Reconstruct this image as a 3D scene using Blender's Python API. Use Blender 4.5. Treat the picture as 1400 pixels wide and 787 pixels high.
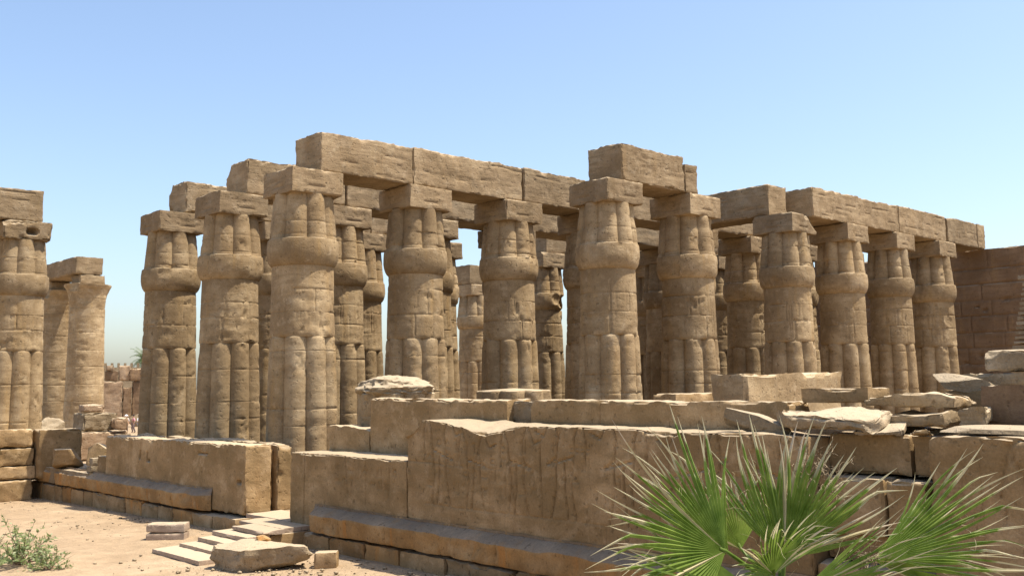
import bpy, bmesh, math, random
import numpy as np
from mathutils import Vector, Matrix

scene = bpy.context.scene
COL = scene.collection
for o in list(bpy.data.objects): bpy.data.objects.remove(o)
rad = math.radians

# ------------------------------------------------------------------ camera
# world: x runs along the architraves into the hall, y along the front wall, z up from the temple floor
CAM = Vector((-20.38, -34.36, 4.20))
YAW, PITCH, ROLL, FPX, CY = 0.74156, 0.11518, -0.0135, 1370.25, 366.67
fw_h = Vector((math.sin(YAW), math.cos(YAW), 0)); rt_h = Vector((math.cos(YAW), -math.sin(YAW), 0))
fw = fw_h*math.cos(PITCH) + Vector((0, 0, math.sin(PITCH)))
up0 = -fw_h*math.sin(PITCH) + Vector((0, 0, math.cos(PITCH)))
rt = rt_h*math.cos(ROLL) + up0*math.sin(ROLL)
up = -rt_h*math.sin(ROLL) + up0*math.cos(ROLL)
cd = bpy.data.cameras.new('camera'); cam = bpy.data.objects.new('camera', cd); COL.objects.link(cam)
M = Matrix((rt, up, -fw)).transposed().to_4x4(); M.translation = CAM; cam.matrix_world = M
cd.sensor_width = 36; cd.lens = 36*FPX/1400; cd.shift_y = (CY-393.5)/1400
cd.clip_start = .1; cd.clip_end = 6000
scene.camera = cam

# ------------------------------------------------------------------ light
SUN_EL = rad(67); SUN_DIR = Vector((.68, -.73, 0)).normalized()
sd = bpy.data.lights.new('sun', 'SUN'); sun = bpy.data.objects.new('sun', sd); COL.objects.link(sun)
sd.energy = 4.4; sd.angle = rad(.53); sd.color = (1, .91, .77)
tosun = SUN_DIR*math.cos(SUN_EL) + Vector((0, 0, math.sin(SUN_EL)))
sun.rotation_euler = (tosun).to_track_quat('Z', 'Y').to_euler(); sun.location = (40, -40, 60)
W = bpy.data.worlds.new('World'); scene.world = W; W.use_nodes = True
nt = W.node_tree; nt.nodes.clear()
sky = nt.nodes.new('ShaderNodeTexSky'); sky.sky_type = 'NISHITA'; sky.sun_disc = False
sky.sun_elevation = SUN_EL; sky.sun_rotation = math.atan2(SUN_DIR.x, SUN_DIR.y)
sky.air_density = 1.0; sky.dust_density = 2.0; sky.ozone_density = 1.3; sky.altitude = 0
bg = nt.nodes.new('ShaderNodeBackground'); bg.inputs[1].default_value = .122
wo = nt.nodes.new('ShaderNodeOutputWorld')
nt.links.new(sky.outputs[0], bg.inputs[0]); nt.links.new(bg.outputs[0], wo.inputs[0])
vs = scene.view_settings; vs.view_transform = 'Standard'; vs.look = 'None'; vs.exposure = 1.0; vs.gamma = 1; vs.use_curve_mapping = False

# ------------------------------------------------------------------ helpers: naming
def tag(o, label=None, cat=None, group=None, kind=None):
    if label: o['label'] = label
    if cat: o['category'] = cat
    if group: o['group'] = group
    if kind or cat: o['kind'] = kind or 'thing'
    return o
def empty(name, loc, label, cat, group=None, rz=0):
    o = bpy.data.objects.new(name, None); COL.objects.link(o); o.location = loc; o.rotation_euler = (0, 0, rz)
    o.empty_display_size = .3
    return tag(o, label, cat, group)

# ------------------------------------------------------------------ helpers: numpy noise and meshes
def _h(i, j, k, s):
    n = (i*73856093) ^ (j*19349663) ^ (k*83492791) ^ (s*2654435761 & 0x7fffffff)
    n = (n ^ (n >> 13)) & 0xffffffff
    n = (n*1274126177) & 0xffffffff
    n = (n ^ (n >> 16)) & 0xffffffff
    n = (n*2246822519) & 0xffffffff
    return ((n >> 8) & 0xffff)/32767.5 - 1
def noise(P, f=1., s=0):
    P = np.asarray(P)*f
    I = np.floor(P).astype(np.int64); F = P-I; F = F*F*(3-2*F)
    i, j, k = I[:, 0], I[:, 1], I[:, 2]; x, y, z = F[:, 0], F[:, 1], F[:, 2]
    def L(a, b, t): return a+(b-a)*t
    return L(L(L(_h(i, j, k, s), _h(i+1, j, k, s), x), L(_h(i, j+1, k, s), _h(i+1, j+1, k, s), x), y),
             L(L(_h(i, j, k+1, s), _h(i+1, j, k+1, s), x), L(_h(i, j+1, k+1, s), _h(i+1, j+1, k+1, s), x), y), z)
def fbm(P, f=1., s=0, o=3):
    r = 0; a = 1; t = 0
    for q in range(o):
        r = r+a*noise(P, f*2.03**q, s+q*17); t += a; a *= .5
    return r/t
def mesh_np(name, V, F, mat, smooth=35, uv=None):
    V = np.asarray(V, dtype=np.float32); F = np.asarray(F, dtype=np.int32)
    me = bpy.data.meshes.new(name)
    n = F.shape[1]
    me.vertices.add(len(V)); me.vertices.foreach_set('co', V.ravel())
    me.loops.add(F.size); me.loops.foreach_set('vertex_index', F.ravel())
    me.polygons.add(len(F)); me.polygons.foreach_set('loop_start', np.arange(0, F.size, n, dtype=np.int32))
    if uv is not None:
        l = me.uv_layers.new(name='UVMap'); l.data.foreach_set('uv', np.asarray(uv, dtype=np.float32)[F.ravel()].ravel())
    me.update(calc_edges=True); me.validate()
    if smooth:
        me.polygons.foreach_set('use_smooth', np.ones(len(me.polygons), dtype=bool))
        if smooth < 180: me.set_sharp_from_angle(angle=rad(smooth))
    me.materials.append(mat)
    return me
def link(name, me, parent=None, loc=(0, 0, 0), rot=(0, 0, 0)):
    o = bpy.data.objects.new(name, me); COL.objects.link(o)
    if parent: o.parent = parent
    o.location = loc; o.rotation_euler = rot
    return o

# ------------------------------------------------------------------ materials
def nodes(name):
    m = bpy.data.materials.new(name); m.use_nodes = True
    t = m.node_tree; b = t.nodes['Principled BSDF']
    def N(ty, **kw):
        n = t.nodes.new(ty)
        for k, v in kw.items():
            if k.startswith('i_'): n.inputs[k[2:].replace('_', ' ')].default_value = v
            else: setattr(n, k, v)
        return n
    return m, t, b, N, t.links.new
def ramp(N, stops):
    r = N('ShaderNodeValToRGB'); e = r.color_ramp.elements
    while len(e) < len(stops): e.new(.5)
    for q, (p, c) in zip(e, stops): q.position = p; q.color = c if len(c) == 4 else (*c, 1)
    return r
def stone(name, A, B, C, stain=(.33, .21, .09), stain_amt=.35, pale=(.52, .43, .31), bump=.5, strata=6., dark=.55, dust=.8, salt_amt=.3):
    m, t, b, N, K = nodes(name)
    tc = N('ShaderNodeTexCoord'); oi = N('ShaderNodeObjectInfo')
    mul = N('ShaderNodeVectorMath', operation='SCALE'); mul.inputs[0].default_value = (37, 53, 29); K(oi.outputs['Random'], mul.inputs['Scale'])
    add = N('ShaderNodeVectorMath', operation='ADD'); K(tc.outputs['Object'], add.inputs[0]); K(mul.outputs[0], add.inputs[1])
    def noise_(scale, det=5, rough=.6, map_=None, dist=0):
        v = add.outputs[0]
        if map_:
            mp = N('ShaderNodeMapping'); mp.inputs['Scale'].default_value = map_; K(v, mp.inputs['Vector']); v = mp.outputs[0]
        n = N('ShaderNodeTexNoise'); n.inputs['Scale'].default_value = scale; n.inputs['Detail'].default_value = det
        n.inputs['Roughness'].default_value = rough; n.inputs['Distortion'].default_value = dist; K(v, n.inputs['Vector'])
        return n.outputs['Fac']
    big = noise_(.55, 6, .62); mid = noise_(2.3, 6, .65); fine = noise_(22, 6, .7)
    lay = noise_(.9, 5, .6, (1, 1, strata), .4); st = noise_(.8, 4, .6, (3.2, 3.2, .3))
    pit = noise_(7, 3, .55)
    r1 = ramp(N, [(.36, A), (.52, B), (.66, C)]); K(big, r1.inputs[0])
    def mix(fac, a, bcol, mode='MIX'):
        x = N('ShaderNodeMix', data_type='RGBA', blend_type=mode)
        if isinstance(fac, (int, float)): x.inputs[0].default_value = fac
        else: K(fac, x.inputs[0])
        for q, val in ((6, a), (7, bcol)):
            if isinstance(val, tuple): x.inputs[q].default_value = (*val, 1)
            else: K(val, x.inputs[q])
        return x.outputs[2]
    def rng(v, a, b_, c=0., d=1.):
        q = N('ShaderNodeMapRange'); q.inputs[1].default_value = a; q.inputs[2].default_value = b_; q.inputs[3].default_value = c; q.inputs[4].default_value = d
        K(v, q.inputs[0]); return q.outputs[0]
    c = mix(rng(lay, .44, .66, 0, .75), r1.outputs[0], A)
    c = mix(rng(mid, .56, .72, 0, .5), c, pale)
    c = mix(rng(st, .54, .72, 0, stain_amt), c, stain)
    salt = noise_(.42, 7, .68, None, .6)
    c = mix(rng(salt, .56, .70, 0, salt_amt), c, pale)
    c = mix(rng(salt, .44, .30, 0, salt_amt*.8), c, tuple(q*.72 for q in A))
    gr = rng(fine, .3, .7, .80, 1.16)
    x = N('ShaderNodeVectorMath', operation='SCALE'); K(c, x.inputs[0]); K(gr, x.inputs['Scale'])
    c = mix(rng(pit, .30, .38, dark, 0), x.outputs[0], tuple(q*.45 for q in A))
    ge = N('ShaderNodeNewGeometry'); sx = N('ShaderNodeSeparateXYZ'); K(ge.outputs['Normal'], sx.inputs[0])
    c = mix(rng(sx.outputs[2], .55, .9, 0, dust), c, (.40, .325, .225))
    tint = N('ShaderNodeHueSaturation'); K(c, tint.inputs['Color']); K(rng(oi.outputs['Random'], 0, 1, .86, 1.12), tint.inputs['Value'])
    K(tint.outputs[0], b.inputs['Base Color'])
    b.inputs['Roughness'].default_value = .92; b.inputs['Specular IOR Level'].default_value = .15
    # relief
    def ma(op, a, v):
        q = N('ShaderNodeMath', operation=op); K(a, q.inputs[0])
        if isinstance(v, (int, float)): q.inputs[1].default_value = v
        else: K(v, q.inputs[1])
        return q.outputs[0]
    hgt = ma('ADD', ma('MULTIPLY', lay, .6), ma('MULTIPLY', mid, .8))
    hgt = ma('ADD', hgt, ma('MULTIPLY', fine, .22))
    hgt = ma('ADD', hgt, ma('MULTIPLY', rng(pit, .28, .42, 0, 1), .35))
    bp = N('ShaderNodeBump'); bp.inputs['Strength'].default_value = bump; bp.inputs['Distance'].default_value = .06
    K(hgt, bp.inputs['Height']); K(bp.outputs[0], b.inputs['Normal'])
    return m
M_COL = stone('column_sandstone', (0.210, 0.146, 0.079), (0.297, 0.216, 0.122), (0.391, 0.296, 0.178), stain=(0.306, 0.192, 0.070), stain_amt=.4, bump=.6, strata=3.2, pale=(0.455, 0.360, 0.236), salt_amt=.45)
M_BEAM = stone('architrave_sandstone', (0.197, 0.140, 0.079), (0.271, 0.197, 0.117), (0.340, 0.259, 0.160), stain=(0.265, 0.177, 0.086), bump=.65, strata=7, pale=(0.394, 0.315, 0.213))
M_WALL = stone('wall_sandstone', (0.213, 0.140, 0.065), (0.291, 0.194, 0.097), (0.400, 0.279, 0.151), stain=(0.239, 0.141, 0.061), stain_amt=.35, bump=.5, strata=3, pale=(0.478, 0.346, 0.204), salt_amt=.6)
M_PALE = stone('pale_broken_stone', (0.211, 0.158, 0.095), (0.259, 0.200, 0.127), (0.302, 0.241, 0.162), stain_amt=.2, bump=.9)
M_PINK = stone('paving_stone', (0.315, 0.235, 0.172), (0.365, 0.281, 0.210), (0.399, 0.315, 0.239), stain_amt=.12, bump=.4, strata=1)
M_OCHRE = stone('ochre_stone_with_bounce_tint', (0.221, 0.132, 0.056), (0.331, 0.196, 0.079), (0.365, 0.248, 0.127), stain=(0.397, 0.174, 0.042), stain_amt=.85, bump=.5, strata=2, pale=(0.442, 0.317, 0.178), dust=.15)  # ochre stone; on the moulding front it paints in light bounced off the sand
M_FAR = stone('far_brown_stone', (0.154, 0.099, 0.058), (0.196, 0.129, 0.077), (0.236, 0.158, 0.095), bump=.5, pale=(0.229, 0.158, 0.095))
M_SKY_TINT = stone('grey_skylight_tint_stone', (0.196, 0.151, 0.107), (0.247, 0.191, 0.131), (0.311, 0.234, 0.155), stain=(0.286, 0.175, 0.083), stain_amt=.6, bump=.4, strata=2, pale=(0.390, 0.297, 0.204), dust=0)  # blue sky light on the moulding slope, painted into the stone colour
M_MUD = stone('mud_brick', (0.255, 0.174, 0.107), (0.306, 0.216, 0.139), (0.357, 0.266, 0.180), bump=.8)

# ------------------------------------------------------------------ stone block
def block(name, size, mat, parent=None, loc=(0, 0, 0), rot=(0, 0, 0), res=.16, seed=0, chip=.12, rough=.02, bites=(), post=None, lean=None, nbite=0, bite_r=.5, sag=0.):
    """a weathered block from (0,0,0) to size, chipped along its edges; bites are (x,y,z,r) balls knocked out of it"""
    sx, sy, sz = size
    n = [max(2, int(round(s/res))) for s in size]
    idx = {}; V = []; F = []
    nx, ny, nz = n
    def grid_face(ax, side):
        u, v = [q for q in range(3) if q != ax]
        A, B = np.meshgrid(np.arange(n[u]+1), np.arange(n[v]+1), indexing='ij')
        C = np.full_like(A, n[ax] if side else 0)
        ijk = [None]*3; ijk[ax] = C; ijk[u] = A; ijk[v] = B
        key = (ijk[0]*(ny+1)+ijk[1])*(nz+1)+ijk[2]
        q = np.stack([key[:-1, :-1], key[1:, :-1], key[1:, 1:], key[:-1, 1:]], -1).reshape(-1, 4)
        flip = (side == 0) ^ (ax == 1)
        return q[:, ::-1] if flip else q
    K = np.concatenate([grid_face(a, s) for a in range(3) for s in (0, 1)])
    uq, inv = np.unique(K, return_inverse=True); F = inv.reshape(K.shape)
    kk = uq % (nz+1); jj = (uq//(nz+1)) % (ny+1); ii = uq//((nz+1)*(ny+1))
    P0 = np.stack([ii*sx/nx, jj*sy/ny, kk*sz/nz], 1).astype(float)
    S = np.array(size, float)
    side = np.where(P0 < S/2, -1., 1.)
    d = np.minimum(P0, S-P0)                       # distance to the nearest face along each axis
    ds = np.sort(d, 1); e = ds[:, 1]
    W_ = P0+np.array([seed*7.13 % 91, seed*3.71 % 77, seed*5.37 % 83])
    c = chip*(.18+1.5*np.clip(fbm(W_, 1.7, seed, 4)+.18, 0, 1)**1.5+.30*noise(W_, 6.5, seed+5))
    cut = np.clip(c-e, 0, None)*.8
    wgt = np.exp(-(d-ds[:, :1])/max(chip, 1e-3)/.8)
    P = P0-side*wgt*cut[:, None]*(d < chip*2.5)
    nrm = np.zeros_like(P0); rows = np.arange(len(P0)); a0 = d.argmin(1); nrm[rows, a0] = side[rows, a0]
    P = P-nrm*(rough*(fbm(W_, 2.2, seed+31, 3)*1.2+.5))[:, None]
    bl = list(bites); rg = random.Random(seed*13+5)
    for q in range(nbite):                         # lost corners and edge pieces, mostly along the top
        bx = rg.uniform(0, sx); by = rg.choice((0, sy)); r = bite_r*rg.uniform(.5, 1.2)
        bl.append((bx, by+(-1 if by == 0 else 1)*r*.55, sz+r*.35, r))
    for bx, by, bz, r in bl:
        v = P-np.array([bx, by, bz]); L = np.linalg.norm(v, axis=1)+1e-6
        rr = r*(1+.22*fbm(W_, 2.5, seed+71, 2)); mk = L < rr
        P[mk] += v[mk]/L[mk, None]*(rr[mk]-L[mk])[:, None]*.9
    if sag: P[:, 2] -= sag*np.clip(P0[:, 2]/sz, 0, 1)*(fbm(np.stack([W_[:, 0], W_[:, 1], np.zeros(len(W_))], 1), .7, seed+9, 3)+.5).clip(0, 1.5)
    if post is not None: P = post(P, P0, a0, side)
    me = mesh_np(name, P, F, mat, 38)
    return link(name, me, parent, loc, rot)

# shallow carving: strokes are (u0,v0,u1,v1,width,depth) on a face
def carve_depth(U, V_, strokes):
    D = np.zeros(len(U))
    for (a, b_, c, d_, w, dep) in strokes:
        m = (U > min(a, c)-w*2) & (U < max(a, c)+w*2) & (V_ > min(b_, d_)-w*2) & (V_ < max(b_, d_)+w*2)
        if not m.any(): continue
        px, py = U[m]-a, V_[m]-b_; dx, dy = c-a, d_-b_; L2 = dx*dx+dy*dy+1e-9
        t = np.clip((px*dx+py*dy)/L2, 0, 1); dist = np.hypot(px-t*dx, py-t*dy)
        D[m] = np.maximum(D[m], dep*np.clip(1.25-dist/w, 0, 1))
    return D
def glyphs(rg, u0, u1, v0, v1, cell, w=.035, dep=.03, fill=.9):
    """rows of small weathered signs"""
    out = []
    u = u0
    while u < u1-cell*.5:
        v = v1
        while v > v0+cell*.5:
            if rg.random() < fill:
                cx, cy, h = u+cell*.5, v-cell*.5, cell*.38
                k = rg.randrange(7)
                if k == 0: out += [(cx-h, cy, cx+h, cy, w, dep), (cx-h, cy-h*.5, cx+h, cy-h*.5, w, dep)]
                elif k == 1: out += [(cx, cy-h, cx, cy+h, w, dep), (cx, cy+h, cx+h*.5, cy+h*.6, w, dep)]
                elif k == 2:
                    for q in range(8):
                        a, b_ = q*math.pi/4, (q+1)*math.pi/4
                        out.append((cx+h*.6*math.cos(a), cy+h*.6*math.sin(a), cx+h*.6*math.cos(b_), cy+h*.6*math.sin(b_), w, dep))
                elif k == 3: out += [(cx-h, cy-h*.6, cx, cy+h*.6, w, dep), (cx, cy+h*.6, cx+h, cy-h*.6, w, dep), (cx-h, cy-h*.6, cx+h, cy-h*.6, w, dep)]
                elif k == 4: out += [(cx-h*.7, cy-h, cx-h*.7, cy+h, w, dep), (cx+h*.1, cy-h, cx+h*.1, cy+h*.7, w, dep), (cx+h*.7, cy-h, cx+h*.7, cy+h*.4, w, dep)]
                elif k == 5: out += [(cx-h, cy+h*.3, cx-h*.4, cy-h*.3, w, dep), (cx-h*.4, cy-h*.3, cx+h*.2, cy+h*.3, w, dep), (cx+h*.2, cy+h*.3, cx+h, cy-h*.3, w, dep)]
                else: out += [(cx-h*.5, cy+h*.5, cx+h*.3, cy+h*.6, w*1.5, dep), (cx+h*.3, cy+h*.6, cx+h*.6, cy-h*.2, w, dep), (cx-h*.2, cy+h*.4, cx-h*.2, cy-h, w, dep)]
            v -= cell
        u += cell
    return out
def cartouche(cx, cy, w, h, lw=.03, dep=.03):
    out = []
    pts = []
    for q in range(20):
        a = q/20*2*math.pi; x = math.copysign(abs(math.cos(a))**.5, math.cos(a))*w/2; y = math.copysign(abs(math.sin(a))**.7, math.sin(a))*h/2
        pts.append((cx+x, cy+y))
    for q in range(20): out.append((*pts[q], *pts[(q+1) % 20], lw, dep))
    return out
def figure(u, v, s, rg, w=.035, dep=.04):
    """outline of a striding relief figure, feet at (u,v), height s, cut off by the broken wall top"""
    f = rg.choice((-1, 1)); o = []
    P = [(-.10, 0), (-.06, .25), (-.09, .48), (-.10, .62), (-.17, .80), (-.10, .84), (-.02, .86)]
    Q = [(.16, 0), (.11, .22), (.10, .48), (.08, .62), (.15, .80), (.08, .84)]
    R_ = [(-.02, 0), (.01, .24), (.01, .42)]; S_ = [(.10, .46), (.20, .40), (-.09, .47)]
    T_ = [(.15, .80), (.24, .62), (.34, .66)]; Z_ = [(-.17, .80), (-.22, .58), (-.20, .42)]
    for C in (P, Q, R_, S_, T_, Z_):
        for a, b_ in zip(C[:-1], C[1:]): o.append((u+f*a[0]*s, v+a[1]*s, u+f*b_[0]*s, v+b_[1]*s, w, dep))
    for q in range(8):
        a, b_ = q*math.pi/4, (q+1)*math.pi/4
        o.append((u+.06*s*math.cos(a), v+.92*s+.06*s*math.sin(a), u+.06*s*math.cos(b_), v+.92*s+.06*s*math.sin(b_), w, dep))
    return o

# ------------------------------------------------------------------ ground: one sheet out to the horizon
def sstep(a, b_, x):
    t = np.clip((x-a)/(b_-a), 0, 1); return t*t*(3-2*t)
def ground_z(x, y):
    camd = (x-CAM.x)*fw_h.x+(y-CAM.y)*fw_h.y; side = (x-CAM.x)*rt_h.x+(y-CAM.y)*rt_h.y
    out = -.60-.016*np.clip(y+3, 0, 25)                     # sand yard in front of the wall
    ins = np.zeros_like(x)-.03                                # floor of the hall and court
    z = out+(ins-out)*sstep(-3.3, -2.6, x)
    z = z-.35*sstep(70, 120, np.hypot(x-10, y-10))
    bank = 2.45-2.95*sstep(7.5, 20.5, camd)                  # raised bank where the photographer stands
    bank = np.where(camd < 26, bank, -9)
    return np.maximum(z, bank)
def add_ground():
    def ax(c, lo, hi, step):
        core = np.arange(lo, hi+step, step); ext = []
        d = step; p = hi
        while p < hi+3500: d *= 1.22; p += d; ext.append(p)
        ext2 = [lo-(q-hi) for q in ext]
        return np.array(sorted(ext2)+list(core)+ext)
    X = ax(0, -24, 8, .28); Y = ax(0, -36, 24, .28)
    A, B = np.meshgrid(X, Y, indexing='ij'); P = np.stack([A.ravel(), B.ravel(), np.zeros(A.size)], 1)
    Z = ground_z(P[:, 0], P[:, 1])
    near = np.exp(-np.hypot(P[:, 0]+8, P[:, 1])/60)
    Z = Z+near*(.05*fbm(P, .35, 3, 3)+.03*fbm(P, 1.6, 8, 2))
    P[:, 2] = Z
    n, m_ = len(X), len(Y); K = np.arange(n*m_).reshape(n, m_)
    F = np.stack([K[:-1, :-1], K[1:, :-1], K[1:, 1:], K[:-1, 1:]], -1).reshape(-1, 4)
    m, t, b, N, Kk = nodes('sand')
    tc = N('ShaderNodeTexCoord')
    def nz(s, d=5, r=.6):
        q = N('ShaderNodeTexNoise'); q.inputs['Scale'].default_value = s; q.inputs['Detail'].default_value = d; q.inputs['Roughness'].default_value = r
        Kk(tc.outputs['Object'], q.inputs['Vector']); return q.outputs['Fac']
    a_, c_, f_ = nz(.35), nz(2.2, 6), nz(18, 6, .7)
    r = ramp(N, [(.35, (.295, .215, .135)), (.52, (.33, .243, .155)), (.68, (.365, .275, .18))]); Kk(a_, r.inputs[0])
    mr = N('ShaderNodeMapRange'); mr.inputs[1].default_value = .35; mr.inputs[2].default_value = .65; mr.inputs[3].default_value = .88; mr.inputs[4].default_value = 1.1; Kk(c_, mr.inputs[0])
    v = N('ShaderNodeVectorMath', operation='SCALE'); Kk(r.outputs[0], v.inputs[0]); Kk(mr.outputs[0], v.inputs['Scale'])
    mr2 = N('ShaderNodeMapRange'); mr2.inputs[1].default_value = .3; mr2.inputs[2].default_value = .7; mr2.inputs[3].default_value = .85; mr2.inputs[4].default_value = 1.12; Kk(f_, mr2.inputs[0])
    v2 = N('ShaderNodeVectorMath', operation='SCALE'); Kk(v.outputs[0], v2.inputs[0]); Kk(mr2.outputs[0], v2.inputs['Scale'])
    Kk(v2.outputs[0], b.inputs['Base Color']); b.inputs['Roughness'].default_value = .97; b.inputs['Specular IOR Level'].default_value = .1
    ad = N('ShaderNodeMath', operation='MULTIPLY_ADD'); Kk(f_, ad.inputs[0]); ad.inputs[1].default_value = .35; Kk(c_, ad.inputs[2])
    bp = N('ShaderNodeBump'); bp.inputs['Strength'].default_value = .8; bp.inputs['Distance'].default_value = .12; Kk(ad.outputs[0], bp.inputs['Height']); Kk(bp.outputs[0], b.inputs['Normal'])
    g = link('ground', mesh_np('ground', P, F, m, 180)); tag(g, 'pale sandy ground of the temple yard', 'ground', kind='structure')
add_ground()
def gz(x, y): return float(ground_z(np.array([x], float), np.array([y], float))[0])

def add_floor():  # dark sheet laid over the ground to cut bounce and deepen the hall's shade
    X = np.linspace(-1.3, 47, 60); Y = np.linspace(-9.3, 15.5, 40); A, B = np.meshgrid(X, Y, indexing='ij'); P = np.stack([A.ravel(), B.ravel(), np.zeros(A.size)], 1)
    K = np.arange(P.shape[0]).reshape(60, 40); F = np.stack([K[:-1, :-1], K[1:, :-1], K[1:, 1:], K[:-1, 1:]], -1).reshape(-1, 4)
    P[:, 2] = .004+.01*noise(P, .8, 5)
    o = link('low_bounce_floor', mesh_np('low_bounce_floor', P, F, M_FLOOR, 180), None, (0, 0, .02)); tag(o, 'brown floor sheet added in the column hall to cut bounce light', 'floor', kind='structure')
M_FLOOR = stone('low_bounce_paving', (0.136, 0.098, 0.060), (0.172, 0.128, 0.080), (0.208, 0.160, 0.104), dust=0, strata=1)
add_floor()
# ------------------------------------------------------------------ columns
A_, B_, G_ = 5.4385, 6.1678, 2.7563
def rx(i): return i*A_+(G_ if i > 3 else 0)
H_TOP = 12.60; H_AB = .97; H_CAP0 = 6.15+2.75
def lobe(th, depth_r=.335):
    ph = (th+math.pi/8) % (math.pi/4)-math.pi/8
    d = 1-depth_r; return d*np.cos(ph)+np.sqrt(np.maximum(depth_r**2-(d*np.sin(ph))**2, 0))
def rev(name, prof, mat, parent, seed, joints=(), N=160, rough=.012, bites=(), loc=(0, 0, 0), cap=False, vj=(), carve=None):
    """a turned stone surface; prof rows are (z, radius, lobe amount); joints are courses cut as fine grooves"""
    rows = []
    for (z0, r0, l0), (z1, r1, l1) in zip(prof[:-1], prof[1:]):
        k = max(1, int(abs(z1-z0)/.1))
        for q in range(k): t = q/k; rows.append((z0+(z1-z0)*t, r0+(r1-r0)*t, l0+(l1-l0)*t, 0))
    rows.append((*prof[-1], 0))
    zs = [r[0] for r in prof]
    for j in joints:
        for dz, ins in ((-.03, 0), (-.010, 1), (.010, 1), (.03, 0)):
            z = j+dz
            for (z0, r0, l0), (z1, r1, l1) in zip(prof[:-1], prof[1:]):
                if z0 <= z < z1:
                    t = (z-z0)/(z1-z0); rows.append((z, r0+(r1-r0)*t, l0+(l1-l0)*t, ins)); break
    if joints:
        rows = [r for r in rows if all(abs(r[0]-j) > .031 or abs(abs(r[0]-j)-.03) < 1e-4 or abs(abs(r[0]-j)-.01) < 1e-4 for j in joints)]
        rows.sort(key=lambda r: r[0])
    th = np.arange(N)/N*2*math.pi
    lo = lobe(th)
    V = []
    for z, r, l, ins in rows:
        R_ = (r*(1-l+l*lo)-ins*(.004+.018*np.clip(noise(np.stack([np.cos(th)*2+z*3, np.sin(th)*2, np.full(N, seed*.7)], 1), 1., seed)+.35, 0, 1))); V.append(np.stack([R_*np.cos(th), R_*np.sin(th), np.full(N, z)], 1))
    n = len(rows); P = np.concatenate(V)
    W_ = P+np.array([seed*9.7 % 97, seed*4.3 % 83, seed*2.9 % 71])
    rad_ = P[:, :2]/np.maximum(np.linalg.norm(P[:, :2], axis=1), 1e-6)[:, None]
    ero = rough*(fbm(W_, 1.5, seed, 4)*1.3-.2)-.028*sstep(.24, .29, fbm(W_*np.array([1, 1, 2.2]), .9, seed+7, 5))-.05*sstep(.42, .45, fbm(W_, 1.4, seed+19, 5))-.10*np.clip(noise(W_, 3.1, seed+9)-.72, 0, 1)
    for j in joints:                               # chipped arrises at the joints
        ero -= .045*np.exp(-((P[:, 2]-j)/.04)**2)*np.clip(noise(W_, 2.6, seed+3)-.15, 0, 1)
    P[:, :2] += rad_*ero[:, None]
    for a, za, zb in vj:                           # upright joints between the half drums
        ang = (np.arctan2(P[:, 1], P[:, 0])-a+math.pi) % (2*math.pi)-math.pi
        mk = (abs(ang) < .025) & (P[:, 2] > za) & (P[:, 2] < zb); P[mk, :2] -= rad_[mk]*.03
    if carve: P[:, :2] -= rad_*carve_depth(np.arctan2(P[:, 1], P[:, 0])*1.2 % 7.54, P[:, 2], carve)[:, None]
    for bx, by, bz, r in bites:
        v = P-np.array([bx, by, bz]); L = np.linalg.norm(v, axis=1)+1e-6; rr = r*(1+.38*fbm(W_, 2.2, seed+2, 4)); mk = L < rr
        P[mk] += v[mk]/L[mk, None]*(rr[mk]-L[mk])[:, None]
    K = np.arange(n*N).reshape(n, N); K2 = np.roll(K, -1, 1)
    F = np.stack([K[:-1], K2[:-1], K2[1:], K[1:]], -1).reshape(-1, 4)
    return link(name, mesh_np(name, P, F, mat, 50), parent, loc)
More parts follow.
